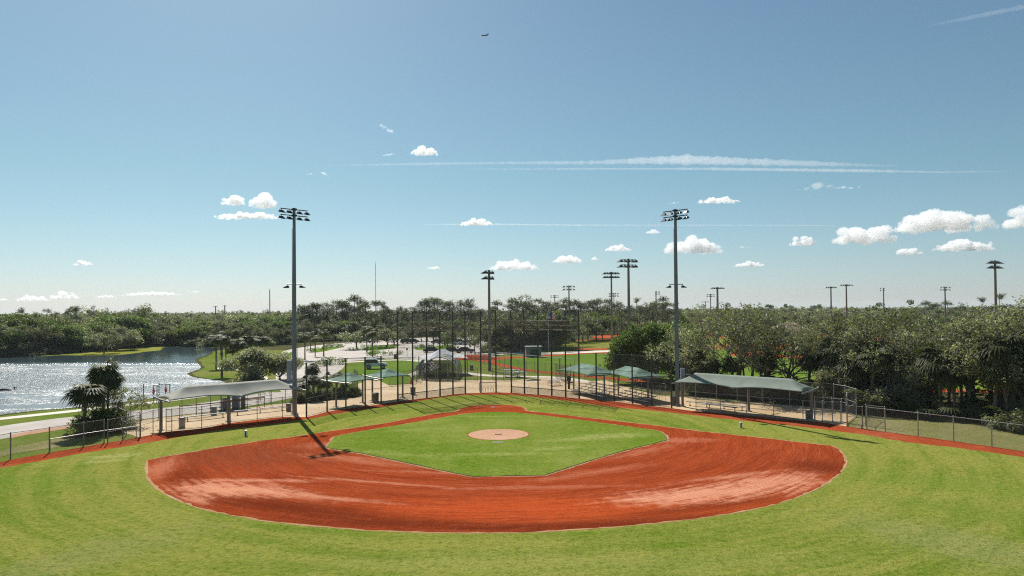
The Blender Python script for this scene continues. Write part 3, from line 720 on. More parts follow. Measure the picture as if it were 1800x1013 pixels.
# shoreline rows: front row stands on the far bank
front = lerp_fn([(-150, 630), (0, 626), (60, 624), (150, 617), (200, 612), (280, 607.5), (384, 608.5), (430, 608), (520, 604)])
spread_row(['shore_tree', 'oak'], -130, 500, front, 30, lambda x: top_l(x) + 14, 'leafy tree on the far lake bank, %s from the left in the front row', 'shore_tree', 'tree', 'trees on the far bank of the lake', wide=1.05)
spread_row(['shore_tree'], -140, 505, lambda x: front(x) - 5, 30, lambda x: top_l(x) + 6, 'green tree behind the bank trees, %s from the left in the second row', 'shore_tree', 'tree', 'trees on the far bank of the lake', wide=1.1)
spread_row(['shore_tree', 'oak'], -140, 505, lambda x: front(x) - 11, 28, lambda x: top_l(x) + 1, 'tall tree deep in the lake wood, %s from the left in the third row', 'shore_tree', 'tree', 'trees on the far bank of the lake', wide=1.1)
spread_row(['pine'], -120, 300, lambda x: front(x) - 22, 22, lambda x: 546 + 3 * math.sin(x * .1), 'thin pine above the lake wood, %s from the left', 'pine_tree', 'pine', 'pines above the lake wood', wide=.9)
spread_row(['leaning_bush'], -130, 505, lambda x: front(x) + .3, 46, lambda x: front(x) - 15, 'waterside bush on the far lake bank, %s from the left', 'bush', 'bush', 'waterside bushes on the far bank', wide=1.9)
spread_row(['leaning_bush', 'gray_shrub'], -130, 505, lambda x: front(x) - 4, 40, lambda x: front(x) - 30, 'tall thicket shrub behind the far lake bank, %s from the left', 'bush', 'bush', 'thicket shrubs on the far bank', wide=1.2)
fitted('gray_shrub', 205, 616, 572, 'rounded gray-green shrubby tree on the grassy far lake shore', 'shrub', 'shrub', wide=1.3)
fitted('oak', 183, 622, 575, 'round gray-leaved oak hanging over the water beside the grassy shore', 'oak_tree', 'tree', wide=1.3)
fitted('oak', 255, 606, 536, 'open-crowned oak rising highest in the left wood', 'oak_tree', 'tree', v=2, wide=1.2)

# ---- wood behind the car park (centre)
top_c = lerp_fn([(500, 550), (530, 540), (570, 532), (620, 530), (660, 531), (700, 545), (720, 540), (745, 528), (770, 526), (800, 533), (822, 526), (840, 545), (870, 542), (890, 530), (930, 528), (960, 532), (1000, 534), (1030, 528), (1060, 530), (1100, 536), (1150, 530), (1190, 545)])
basec = lerp_fn([(480, 602), (560, 600), (640, 597), (760, 590), (860, 592), (1100, 590), (1200, 590)])
spread_row(['pine'], 520, 1190, lambda x: basec(x) - 3, 62, top_c, 'tall dark pine behind the car park, %s from the left', 'pine_tree', 'pine', 'tall pines behind the car park', wide=1.35)
spread_row(['pine'], 500, 1200, lambda x: basec(x) - 8, 40, lambda x: top_c(x) + 3, 'tall pine in the rear pine rank, %s from the left', 'pine_tree', 'pine', 'tall pines behind the car park', wide=1.4)
spread_row(['shore_tree', 'oak'], 490, 860, lambda x: basec(x) - 1, 26, lambda x: 566, 'bushy oak at the back edge of the car park, %s from the left', 'oak_tree', 'tree', 'oaks edging the car park', wide=1.15)
spread_row(['shore_tree', 'oak'], 480, 880, lambda x: basec(x) - 6, 24, lambda x: 556, 'oak in the second row behind the car park, %s from the left', 'oak_tree', 'tree', 'oaks edging the car park', wide=1.2)
spread_row(['oak', 'shore_tree'], 868, 1095, lerp_fn([(868, 617), (960, 613), (1000, 602), (1095, 594)]), 17, lambda x: 553 + 4 * math.sin(x * .07), 'dark dense oak behind the flagpole, %s from the left', 'oak_tree', 'tree', 'dark oaks behind the flagpole', wide=1.2)
spread_row(['oak'], 862, 960, lambda x: 610, 9, lambda x: 556, 'oak behind the dark bin shelter, %s from the left in the rear row', 'oak_tree', 'tree', 'dark oaks behind the flagpole', wide=1.2)
spread_row(['leaning_bush', 'gray_shrub'], 480, 760, lambda x: basec(x) + 1, 20, lambda x: basec(x) - 14, 'shrub at the foot of the oaks behind the car park, %s from the left', 'bush', 'bush', 'shrubs behind the car park', wide=1.3)
spread_row(['leaning_bush', 'gray_shrub'], 868, 1010, lerp_fn([(868, 614), (960, 612), (1010, 600)]), 16, lambda x: 594, 'dark thicket shrub under the oaks by the flagpole, %s from the left', 'bush', 'bush', 'thicket shrubs by the flagpole', wide=1.2)
fitted('oak', 835, 622, 562, 'large spreading oak at the right end of the car park', 'oak_tree', 'tree', v=1, wide=1.0)
fitted('oak', 905, 619, 556, 'broad oak right of the tall wooden light pole', 'oak_tree', 'tree', v=3, wide=1.1)

# ---- belt of oaks and palms on the right
top_r = lerp_fn([(1180, 560), (1220, 556), (1260, 548), (1300, 530), (1320, 536), (1360, 556), (1400, 552), (1450, 556), (1490, 546), (1560, 545), (1620, 560), (1680, 545), (1740, 530), (1800, 525), (1900, 520)])
fb = lerp_fn([(1130, 692), (1200, 694), (1330, 705), (1480, 716), (1560, 722), (1700, 735), (1900, 760)])
fitted('green_tree', 1146, 672, 562, 'dense bright green tree left of the right-hand light pole', 'green_tree', 'tree', v=0, wide=.85, rz=0)
fitted('green_tree', 1180, 668, 556, 'dense green tree just behind the right-hand light pole', 'green_tree', 'tree', v=1, wide=1.0, rz=1)
fitted('green_tree', 1124, 664, 585, 'smaller green tree at the left end of the right-hand wood', 'green_tree', 'tree', v=1, wide=.75, rz=3)
fitted('open_oak', 1325, 698, 526, 'tallest crooked oak above the right dugout roof', 'oak_tree', 'tree', v=0, wide=1.15, rz=.8)
fitted('open_oak', 1385, 700, 556, 'bare-limbed pale oak right of the tallest crooked oak', 'oak_tree', 'tree', v=2, wide=1.15, rz=2)
spread_row(['open_oak'], 1200, 1900, lambda x: fb(x) - 4, 12, lambda x: top_r(x) + 10, 'gray-green oak in front of the right-hand wood, %s from the left', 'oak_tree', 'tree', 'oaks of the right-hand wood', wide=1.1)
spread_row(['open_oak'], 1195, 1880, lambda x: fb(x) - 13, 11, top_r, 'gray-green oak inside the right-hand wood, %s from the left', 'oak_tree', 'tree', 'oaks of the right-hand wood', wide=1.1)
spread_row(['open_oak', 'oak'], 1490, 1900, lambda x: fb(x) - 24, 8, lambda x: top_r(x) - 2, 'gray-green oak at the back of the right-hand wood, %s from the left', 'oak_tree', 'tree', 'oaks of the right-hand wood', wide=1.1)
for i, (x, t) in enumerate([(1212, 560), (1262, 546), (1455, 548), (1492, 538), (1575, 542), (1690, 538), (1742, 524), (1792, 520)]):
    fitted('open_oak', x, fb(x) - 9, t, 'ragged oak crown sticking up from the right-hand wood, %s from the left' % ordn(i), 'oak_tree', 'tree', 'ragged tall oaks of the right-hand wood', wide=.85)
for i, (x, t, wd_) in enumerate([(1306, 524, .75), (1338, 538, .7), (1492, 540, .8), (1560, 544, .8), (1738, 526, .85), (1790, 519, .9), (1700, 541, .7)]):
    fitted('tall_oak', x, fb(x) - 8, t, 'tall ragged-crowned oak topping the right-hand wood, %s from the left' % ordn(i), 'oak_tree', 'tree', 'tall dark oaks of the right-hand wood', wide=wd_)
PALMS_R = [(1226, 690, 615), (1252, 694, 622), (1290, 697, 628), (1345, 703, 622), (1420, 708, 626), (1462, 712, 600), (1500, 718, 612), (1530, 722, 620), (1548, 716, 604), (1655, 733, 608), (1680, 735, 628), (1700, 730, 618), (1748, 745, 598), (1772, 748, 620), (1790, 742, 585), (1820, 750, 600)]
for i, (x, b, t) in enumerate(PALMS_R):
    fitted('palm', x, b, t, 'cabbage palm along the near edge of the right-hand wood, %s from the left' % ordn(i), 'palm_tree', 'palm', 'palms of the right-hand wood', wide=1.0)
for i, (x, b, t) in enumerate([(1240, 690, 655), (1275, 693, 662), (1305, 700, 665), (1360, 702, 660), (1395, 706, 668), (1440, 710, 662), (1475, 716, 668), (1510, 722, 680), (1560, 726, 695), (1590, 724, 690), (1620, 730, 697), (1665, 736, 700), (1716, 742, 712), (1765, 752, 716), (1800, 760, 715)]):
    fitted('palmetto' if i % 2 else 'leaning_bush', x, b, t, 'low dark undergrowth bush under the right-hand wood, %s from the left' % ordn(i), 'bush', 'bush', 'undergrowth of the right-hand wood', wide=1.3)
rr_ = random.Random(77)
for i in range(34):
    x = 1205 + (i + rr_.random()) * 20.5; k = rr_.choice(['short_palm', 'leaning_bush', 'leaning_bush', 'gray_shrub', 'palm'] if x > 1450 else ['short_palm', 'leaning_bush', 'leaning_bush'])
    if 1630 < x < 1770 and i % 3: continue
    b = fb(x) - rr_.uniform(-1, 9); t = b - rr_.uniform(34, 78) * (1 if x > 1450 else .62)
    fitted(k, x, b, t, 'mid-height thicket plant filling the right-hand wood edge, %s from the left' % ordn(i), 'thicket_plant', 'bush', 'thicket of the right-hand wood', wide=rr_.uniform(.9, 1.3))
# pale dead trunk
p = G(1703, 734); mb = MB(); hh = topz(1703, 625, p)
mb.path([p, p + Vector((.1, 0, hh * .4)), p + Vector((-.05, 0, hh * .75)), p + Vector((.05, 0, hh))], [.17, .14, .10, .04], 7)
mb.path([p + Vector((.05, 0, hh * .62)), p + Vector((.7, .2, hh * .74)), p + Vector((1.0, .3, hh * .88))], [.07, .05, .02], 5)
mb.path([p + Vector((.05, 0, hh * .7)), p + Vector((-.4, .1, hh * .82))], [.05, .02], 5)
s_ = tag(mb.build('dead_tree', 'pale_bark', org=p), 'pale bare dead trunk standing in front of the right-hand wood', 'dead tree')
p = G(1722, 712); mb = MB(); mb.path([p + Vector((-1.3, .6, .9)), p + Vector((-.4, .2, .55)), p + Vector((.6, -.4, .12))], [.07, .12, .14], 6)
tag(mb.build('fallen_log', 'pale_bark', org=p), 'pale fallen log leaning on the shaded ground beside the bare trunk', 'log')

# ---- woods beyond the right-hand fields
spread_row(['oak', 'shore_tree'], 1190, 1900, lambda x: 590 + 4 * math.sin(x * .02), 34, lambda x: 553 + 2 * math.sin(x * .05), 'oak beyond the far ball field, %s from the left in the nearer row', 'oak_tree', 'tree', 'oaks beyond the far ball field', wide=1.2)
spread_row(['oak', 'shore_tree'], 1190, 1900, lambda x: 582, 32, lambda x: 549, 'oak beyond the far ball field, %s from the left in the farther row', 'oak_tree', 'tree', 'oaks beyond the far ball field', wide=1.25)
for i, (x, t) in enumerate([(1122, 527), (1165, 527), (1190, 536), (1340, 540), (1352, 538), (1390, 541), (1428, 536), (1625, 534), (1638, 534), (1650, 537), (1668, 534), (1690, 536), (1725, 526), (1762, 520)]):
    fitted('pine', x, 578, t, 'lone flat-topped pine above the right skyline, %s from the left' % ordn(i), 'pine_tree', 'pine', 'lone pines on the right skyline', wide=1.4)

# ---- palms, shrubs and trees around the lake point and the paths
for i, (x, b, t) in enumerate([(380, 648, 588), (390, 661, 582), (397, 647, 590)]):
    fitted('slim_palm', x, b, t, ['left one', 'nearest and middle one', 'right one'][i] + ' of three slender palms on the grassy lake point', 'palm_tree', 'palm', 'three palms on the lake point', wide=1.15, v=i)
for i, (x, b, t) in enumerate([(418, 642, 590), (437, 638, 590), (455, 636, 594), (410, 640, 605)]):
    fitted('palm', x, b, t, 'broad shaggy palm behind the silvery shrub, %s from the left' % ordn([1, 2, 3, 0][i]), 'palm_tree', 'palm', 'shaggy palms behind the silvery shrub', wide=1.25, v=i)
fitted('gray_shrub', 455, 672, 608, 'large silvery shrub tree between lake point and left dugout roof', 'shrub', 'shrub', v=0, wide=1.35, rz=.3)
fitted('gray_shrub', 488, 668, 618, 'silvery shrub tree beside the left light pole', 'shrub', 'shrub', v=1, wide=1.25)
fitted('leaning_bush', 440, 678, 650, 'small green bush at the foot of the large silvery shrub', 'bush', 'bush', wide=1.3)
fitted('open_oak', 458, 704, 668, 'small crooked tree behind the left dugout roof beside the road', 'small_tree', 'tree', v=1, wide=.8)
fitted('open_oak', 475, 706, 670, 'small leaning tree next to the crooked one beside the road', 'small_tree', 'tree', v=3, wide=.7)
# near left palm pair with scrub
fitted('palm', 146, 765, 664, 'nearest shaggy palm behind the left outfield fence', 'palm_tree', 'palm', v=0, wide=1.2, rz=.4)
fitted('palm', 181, 750, 634, 'tall palm right of the nearest palm, against the lake', 'palm_tree', 'palm', v=1, wide=.95, rz=2)
fitted('palm', 189, 752, 660, 'low palm tucked against the tall palm by the lake', 'palm_tree', 'palm', v=2, wide=.9, rz=4)
fitted('leaning_bush', 168, 760, 714, 'dark green bush between the two near left palms', 'bush', 'bush', wide=1.1, v=0)
fitted('leaning_bush', 196, 756, 716, 'dark green bush against the left bullpen screen', 'bush', 'bush', wide=1.0, v=1)
fitted('bare_bush', 207, 748, 668, 'thin sparse-leaved bush standing against the glittering lake', 'bush', 'bush', wide=1.0)
fitted('palmetto', 136, 768, 745, 'small palmetto at the foot of the nearest palm', 'palmetto', 'palm', wide=1.0)
# palm bed behind the left tall fence
for i, (x, b, t, k) in enumerate([(553, 704, 655, 'palm'), (535, 700, 664, 'short_palm'), (592, 698, 655, 'palm'), (573, 694, 658, 'short_palm'), (608, 694, 662, 'short_palm'), (550, 690, 640, 'palm')]):
    fitted(k, x, b, t, 'palm in the planting bed behind the left tall fence, %s' % ['nearest and leftmost', 'short one at the left end', 'under the first green canopy', 'short one in the middle', 'rightmost short one', 'tallest one at the back'][i], 'palm_tree', 'palm', 'palms in the planting bed', wide=1.0)
for i, x in enumerate([528, 541, 562, 575, 586, 598, 611, 622]):
    fitted('leaning_bush', x, 708 - (x - 528) * .12, 686 - (x - 528) * .1, 'leafy shrub in the planting bed behind the left fence, %s from the left' % ordn(i), 'bush', 'bush', 'shrubs in the planting bed', wide=.9)
sheet('planting_bed', smooth_pts(Gs([(526, 712), (528, 702), (560, 690), (600, 684), (628, 688), (627, 695), (590, 700), (560, 707)]), .6), 5 * Z, 'mulch')
# car park palms and trees
for i, (x, b, t) in enumerate([(536, 633, 583), (554, 627, 590), (569, 627, 577), (546, 618, 582), (606, 603, 575), (645, 620, 572), (655, 628, 578), (612, 600, 570)]):
    fitted('slim_palm', x, b, t, 'slender palm in the car park, %s in from the left light pole' % ordn(i), 'palm_tree', 'palm', 'slender palms in the car park', wide=1.1)
for i, (x, b, t) in enumerate([(627, 614, 579), (680, 611, 577), (693, 606, 580)]):
    fitted('lot_tree', x, b, t, ['small spreading tree on the car park island left of centre', 'rounded tree on the large car park island', 'tree just behind the rounded car park tree'][i], 'small_tree', 'tree', 'small trees on the car park islands', wide=1.6)
for i, (x, b, t) in enumerate([(715, 601, 572), (727, 599, 575), (752, 600, 573), (762, 616, 570), (787, 616, 576), (812, 600, 572), (820, 599, 575), (775, 598, 575), (741, 600, 574)]):
    fitted('palm' if i % 2 else 'lot_tree', x, b, t, 'dark-crowned tree among the parked cars, %s in line from the left' % ordn(i), 'small_tree', 'tree', 'trees among the parked cars', wide=1.0)
def hedge(pts, h, wd, label, seed, mat='hedge_leaf'):
    w_ = smooth_pts(Gs(pts), 1.0, closed=False); rg = random.Random(seed); o = w_[0]; cl = []
    for q in w_:
        cl.append(((q.x - o.x + rg.gauss(0, .15), q.y - o.y + rg.gauss(0, .15), h * .5), wd * rg.uniform(.8, 1.2)))
    me = crown_mesh('hedge', cl, 120, .14, mat, seed, flat=h / (2 * wd) * 1.1)
    tag(put('hedge', me, None, (o.x, o.y, 0)), label, 'hedge', 'clipped hedges of the car park')
hedge([(544, 618), (571, 616.5)], .9, .9, 'dark hedge under the slender palms at the left of the car park', 1)
hedge([(571, 611.5), (585, 610.5), (600, 611)], 1.0, 1.1, 'green hedge on the upper left car park island', 2)
hedge([(616, 617), (628, 616.5), (640, 616)], .9, 1.0, 'hedge in the middle of the car park left of the fence posts', 3)
hedge([(636, 611.5), (645, 611), (656, 610.5)], .8, .9, 'small hedge behind the spreading car park tree', 4)
hedge([(660, 614.5), (672, 613.5), (690, 613)], .9, 1.2, 'long hedge under the rounded car park tree', 5)
hedge([(650, 626), (670, 624.5), (690, 624), (705, 623)], .9, .8, 'low dark hedge row nearest the lawn at the car park front', 6)
hedge([(732, 613), (745, 611.5), (760, 613)], .9, 1.0, 'green oval hedge left of the parked cars', 7)
hedge([(775, 613), (790, 611.5), (800, 612)], .9, .9, 'hedge in front of the parked cars', 8)
hedge([(850, 621), (866, 620), (885, 620)], 1.1, 1.4, 'low hedge left of the dark bin shelter', 9)
hedge([(975, 617), (990, 616), (1003, 617)], 1.0, 1.0, 'low hedge at the foot of the flagpole', 10)
hedge([(566, 644), (580, 641), (605, 641)], 1.2, 1.2, 'bright green hedge behind the planting bed palms', 11)

# ---- everything farther: one mass of wood reaching the horizon
def distant():
    rg = np.random.default_rng(5); C = []; S = []; T = []
    d = 300.0
    while d < 5200:
        step = 16 * (d / 300) ** 0.9; halfw = d * 1.15 + 60; cw = 7.5 * max(1, d / 900)
        nrow = int(2 * halfw / cw)
        for i in range(nrow):
            x = -halfw + (i + rg.uniform(0, 1)) * cw; y = d + rg.uniform(0, step)
            if x > 60 and x < 240 and y < 300: continue
            st_ = .5 + .5 * math.sin(x / d * 19 + d * .011) * math.sin(x / d * 7.3 + 1.3 + d * .004); h = rg.uniform(7.0, 10.2) + 2.6 * st_ * rg.random() + (rg.random() < .14 * st_) * rg.uniform(1, 4.5)
            
            pine = rg.random() < .35
            k = int(np.clip(150 * 300 / d, 14, 150)); ls = max(.34, d * .0011)
            u = rg.normal(size=(k, 3)); u /= np.linalg.norm(u, axis=1)[:, None]
            rr = rg.uniform(.45, 1.0, k)[:, None]
            if pine: c = np.array([x, y, h - 1.6]) + u * rr * np.array([1.7, 1.7, 1.5])
            else: c = np.array([x, y, h - 3.2]) + u * rr * np.array([cw * .6, cw * .6, 3.2])
            C.append(c); S.append(np.full(k, ls)); T.append(np.clip(rg.uniform(0, .6) + rg.uniform(0, .45, k), 0, 1))
        d += step
    C = np.concatenate(C); S = np.concatenate(S); T = np.concatenate(T)
    V, Fc = leaves(C, S, rg, .3, .7)
    o = put('distant_forest', quads_mesh('distant_forest', V, Fc, T, 'oak_leaf')); o['kind'] = 'stuff'
    tag(o, 'dark green woodland stretching to the horizon', 'forest')
    print('distant leaves', len(C))
distant()
# ================================================================== BUILT THINGS
simple('dark_steel', (0.062, 0.058, 0.056), 0.5, 0.3, .3)
simple('fence_steel', (0.20, 0.195, 0.19), 0.45, 0.5, .25)
simple('rusty_steel', (0.13, 0.075, 0.05), 0.7, 0.2, .4)
simple('fence_light', (0.34, 0.335, 0.32), 0.5, 0.3, .2)
simple('galvanised', (0.36, 0.37, 0.38), 0.4, 0.6, .15)
simple('pole_gray', (0.17, 0.185, 0.215), 0.55, 0.2, .12, 1.0)
simple('pole_brown', (0.20, 0.165, 0.14), 0.75, 0, .2, 1.0)
simple('lamp_dark', (0.035, 0.037, 0.045), 0.45, 0.4, .2)
simple('cabinet_gray', (0.22, 0.245, 0.28), 0.5, 0.2, .1)
simple('bench_gray', (0.21, 0.225, 0.23), 0.6, 0.0, .15)
simple('aluminium', (0.55, 0.55, 0.54), 0.35, 0.7, .15)
simple('concrete_foot', (0.42, 0.38, 0.33), 0.9, 0, .15)
simple('can_brown', (0.16, 0.11, 0.08), 0.7, 0, .3)
simple('can_beige', (0.42, 0.37, 0.30), 0.7, 0, .15)
simple('can_bluegray', (0.18, 0.19, 0.21), 0.7, 0, .2)
simple('black_plastic', (0.02, 0.02, 0.022), 0.5, 0, .3)
simple('white_plastic', (0.72, 0.72, 0.70), 0.45, 0, .06)
simple('orange_plastic', (0.75, 0.13, 0.03), 0.5, 0, .1)
simple('wood_brown', (0.15, 0.085, 0.055), 0.75, 0, .3)
simple('car_dark', (0.02, 0.022, 0.028), 0.25, 0.3, .2)
simple('car_white', (0.66, 0.69, 0.72), 0.25, 0.1, .04)
simple('car_silver', (0.30, 0.31, 0.32), 0.3, 0.6, .05)
simple('car_glass', (0.015, 0.02, 0.025), 0.08, 0, .1)
simple('rubber', (0.02, 0.02, 0.02), 0.85, 0, .2)
simple('rubber_slab', (0.30, 0.30, 0.29), 0.8, 0, .15)
simple('red_cloth', (0.55, 0.05, 0.06), 0.8, 0, .1)
simple('blue_cloth', (0.04, 0.06, 0.22), 0.8, 0, .1)
simple('roof_tan', (0.48, 0.33, 0.22), 0.8, 0, .15)
simple('wall_tan', (0.45, 0.38, 0.30), 0.8, 0, .1)
simple('plane_paint', (0.16, 0.15, 0.14), 0.4, 0.1, .2)

def cloth_mat(name, col, trans, var=.12):
    m, n, out = new_mat(name); tc = n.nodes.new('ShaderNodeTexCoord').outputs['Object']
    f = ramp(n, noise(n, tc, 0.8, 5, .6), .3, .7); c = mixc(n, f, tuple(k * (1 - var) for k in col), tuple(min(1, k * (1 + var)) for k in col))
    wv_ = noise(n, tc, 60, 2); p = n.nodes.new('ShaderNodeBsdfPrincipled'); L(n, c, p.inputs['Base Color']); p.inputs['Roughness'].default_value = .8
    p.inputs['Specular IOR Level'].default_value = .2; L(n, bump(n, wv_, .2, .01), p.inputs['Normal'])
    t = n.nodes.new('ShaderNodeBsdfTranslucent'); L(n, c, t.inputs[0]); mx = n.nodes.new('ShaderNodeMixShader'); mx.inputs[0].default_value = trans
    L(n, p.outputs[0], mx.inputs[1]); L(n, t.outputs[0], mx.inputs[2]); L(n, mx.outputs[0], out.inputs[0])
cloth_mat('shade_sage', (0.235, 0.275, 0.225), .15)
cloth_mat('shade_sand', (0.38, 0.37, 0.31), .15)
cloth_mat('shade_green', (0.19, 0.31, 0.24), .3, .3)
cloth_mat('tent_white', (0.62, 0.63, 0.66), .25)

def net_mat(name, col, cell, wire, metal=.3):
    """woven wire: diagonal strands cut out by real transparency, uv in metres"""
    m, n, out = new_mat(name); uv = n.nodes.new('ShaderNodeUVMap'); s = n.nodes.new('ShaderNodeSeparateXYZ'); L(n, uv.outputs[0], s.inputs[0])
    a = math_(n, 'MULTIPLY', math_(n, 'ADD', s.outputs[0], s.outputs[1]), 1 / cell); b = math_(n, 'MULTIPLY', math_(n, 'SUBTRACT', s.outputs[0], s.outputs[1]), 1 / cell)
    k = math_(n, 'MAXIMUM', math_(n, 'LESS_THAN', math_(n, 'FRACT', a), wire), math_(n, 'LESS_THAN', math_(n, 'FRACT', b), wire))
    p = n.nodes.new('ShaderNodeBsdfPrincipled'); p.inputs['Base Color'].default_value = rgb(col); p.inputs['Roughness'].default_value = .5; p.inputs['Metallic'].default_value = metal
    t = n.nodes.new('ShaderNodeBsdfTransparent'); mx = n.nodes.new('ShaderNodeMixShader'); L(n, k, mx.inputs[0]); L(n, t.outputs[0], mx.inputs[1]); L(n, p.outputs[0], mx.inputs[2]); L(n, mx.outputs[0], out.inputs[0])
net_mat('chain_link', (0.19, 0.19, 0.185), .055, .085)
net_mat('dark_netting', (0.13, 0.13, 0.125), .05, .12, 0)
net_mat('wind_screen', (0.045, 0.04, 0.036), .02, .45, 0)
net_mat('green_screen', (0.20, 0.21, 0.15), .02, .38, 0)
net_mat('dark_mesh', (0.022, 0.024, 0.024), .02, .42, 0)

def panel(name, quads, mat, org, parent):
    """quads: list of (p_bottom_left, p_bottom_right, p_top_right, p_top_left), uv in metres"""
    V = []; Fc = []; UV = []; u0 = 0.0; o = Vector(org)
    for (a, b, c, d) in quads:
        a, b, c, d = map(Vector, (a, b, c, d)); k = len(V); V += [a - o, b - o, c - o, d - o]; Fc.append((k, k + 1, k + 2, k + 3))
        l = (b - a).length; h = (d - a).length; UV += [(u0, a.z), (u0 + l, b.z), (u0 + l, b.z + (c - b).length), (u0, a.z + h)]; u0 += l
    me = bpy.data.meshes.new(name); me.from_pydata([tuple(v) for v in V], [], Fc); uvl = me.uv_layers.new(name='UVMap')
    for i, uv in enumerate(UV): uvl.data[i].uv = uv
    me.materials.append(MATS[mat]); return put(name, me, parent)
def up(p, z): return Vector((p.x, p.y, z))
POST_ME = {}
def fence(name, label, pts, h, rails, r=.03, mat='fence_steel', net='chain_link', group=None, mid_posts=True, z0=.03, cat='fence', rail_r=.022, end_r=None, tops=None, screens=()):
    """pts: post feet in world space; rails: heights; one post object per foot"""
    pts = [Vector((p.x, p.y, 0)) for p in pts]; o = pts[0]; t = thing(name, label, cat, o, group=group)
    for i, p in enumerate(pts):
        hh = tops[i] if tops else h; key = (round(hh, 2), r, mat)
        if key not in POST_ME:
            POST_ME[key] = MB().path([(0, 0, -.05), (0, 0, hh), (0, 0, hh + .03), (0, 0, hh + .06)], [r, r, r * 1.25, r * .3], 8).mesh('post', mat)
        put('post', POST_ME[key], t, p - o)
    for z in rails:
        MB().path([up(p, z) - o for p in pts], rail_r, 6).build('rail', mat, t)
    if net: panel('wire_mesh', [(up(a, z0), up(b, z0), up(b, h), up(a, h)) for a, b in zip(pts, pts[1:])], net, o, t)
    for (sz0, sz1, sm) in screens:
        panel('wind_screen', [(up(a, sz0), up(b, sz0), up(b, sz1), up(a, sz1)) for a, b in zip(pts, pts[1:])], sm, o, t)
    return t
def sub(pts, step):
    """resample a world polyline at about the given spacing, keeping corners"""
    out = []
    for a, b in zip(pts, pts[1:]):
        k = max(1, round((b - a).length / step)); out += [a.lerp(b, i / k) for i in range(k)]
    return out + [pts[-1]]

# ---- backstop
BP = [(699.4,706),(725.7,703),(750.3,700),(773.6,697),(796.3,694),(818,691.8),(845.5,691),(872,690.5),(899,691),(922,692.6),(946,694.3),(970,696.5),(994.5,699),(1018.2,701.3)]
bp = [G(*p) for p in BP]
home = G(867, 719)
o = bp[0].copy(); bs = thing('backstop', 'tall dark backstop cage of bare poles and netting behind home plate', 'backstop', o)
pm = MB().path([(0, 0, -.05), (0, 0, 10.55)], [.10, .085], 10).mesh('post', 'dark_steel')
for p in bp: put('post', pm, bs, p - o)
inw = []
for i, p in enumerate(bp):
    t_ = (bp[min(i + 1, 13)] - bp[max(i - 1, 0)]).normalized(); nv = Vector((t_.y, -t_.x, 0))
    if nv.dot(home - p) < 0: nv = -nv
    inw.append(nv)
OV = [(0.0, 8.15), (1.1, 8.75), (2.3, 9.3)]
for lo, hi in ((0, 5), (8, 13)):
    for (dd, z) in OV:
        MB().path([up(bp[i] + inw[i] * dd, z) - o for i in range(lo, hi + 1)], .06 if dd == 0 else .04, 6).build('overhang_rail', 'fence_light', bs)
    MB().path([up(bp[i], 0.82) - o for i in range(lo, hi + 1)], .045, 6).build('low_rail', 'dark_steel', bs)
    panel('wind_screen', [(up(bp[i], .04), up(bp[i + 1], .04), up(bp[i + 1], .8), up(bp[i], .8)) for i in range(lo, hi)], 'green_screen', o, bs)
    panel('overhang_net', [(up(bp[i], 8.15), up(bp[i + 1], 8.15), up(bp[i + 1] + inw[i + 1] * 2.3, 9.3), up(bp[i] + inw[i] * 2.3, 9.3)) for i in range(lo, hi)], 'dark_netting', o, bs)
MB().path([up(bp[i] + inw[i] * 0, 8.15) - o for i in range(5, 9)], .04, 6).build('overhang_rail', 'dark_steel', bs)
for i, p in enumerate(bp):
    MB().path([up(p, 8.0) - o, up(p + inw[i] * 2.3, 9.3) - o], .04, 6).build('overhang_arm', 'dark_steel', bs)
panel('netting', [(up(a, .05), up(b, .05), up(b, 10.4), up(a, 10.4)) for a, b in zip(bp, bp[1:])], 'dark_netting', o, bs)
MB().path([up(p, 3.0) - o for p in bp], .012, 4).build('cable', 'dark_steel', bs)

# tall side fences
LF = [(538.7,734),(575,724),(608,718.5),(642,715),(670,710.7),(699.4,706)]
RF = [(1018.2,701.3),(1048.4,703.3),(1079.5,706.2),(1111.8,710.2),(1146,714),(1180.8,718)]
def tall_fence(lst, label):
    P = [G(*q) for q in lst]; t = fence('tall_fence', label, P[:-1] if lst is LF else P[1:], 5.5, [5.45, 3.6, 1.85, .12], r=.085, mat='dark_steel', net='chain_link')
    a, b = (P[-2], P[-1]) if lst is LF else (P[0], P[1]); oo = t.location
    for z in (5.45, 3.6, 1.85): MB().path([up(a, z) - oo, up(b, z) - oo], .022, 6).build('rail', 'fence_steel', t)
    panel('wire_mesh', [(up(a, .05), up(b, .05), up(b, 5.5), up(a, 5.5))], 'chain_link', oo, t); return t
tall_fence(LF, 'tall chain link fence joining the backstop to the left dugout')
tall_fence(RF, 'tall chain link fence joining the backstop to the right dugout')

# outfield fences
lof = [G(-190, 852), G(-60, 826), G(18.5, 808.5), G(86.7, 797), G(147, 786), G(183, 780), G(246.8, 769.5)]
fence('outfield_fence', 'chain link fence along the left outfield warning track', lof[:6], 1.95, [1.93], r=.045, mat='fence_steel')
fence('gate_fence', 'short chain link gate section between left outfield fence and bullpen', [lof[5] + Vector((.35, -.1, 0)), lof[5].lerp(lof[6], .5), lof[6]], 1.95, [1.93, .95], r=.045)
MB().path([G(86.7, 797) + Vector((.1, .3, .95)), lof[4] + Vector((0, .3, .95)), lof[5] + Vector((0, .3, .95)), lof[6] + Vector((0, .3, .95))], .035, 6)
t = thing('hand_rail', 'single gray rail running behind the left outfield fence', 'rail', G(88, 794))
q0 = G(88, 794); qs = [q0, G(147, 783.5), G(183, 777.5), G(240, 769)]
MB().path([up(q, .95) for q in qs], .028, 8).build('rail', 'fence_steel', t, org=q0)
for q in qs: MB().tube(up(q, 0), up(q, .95), .03).build('post', 'galvanised', t, org=q0)
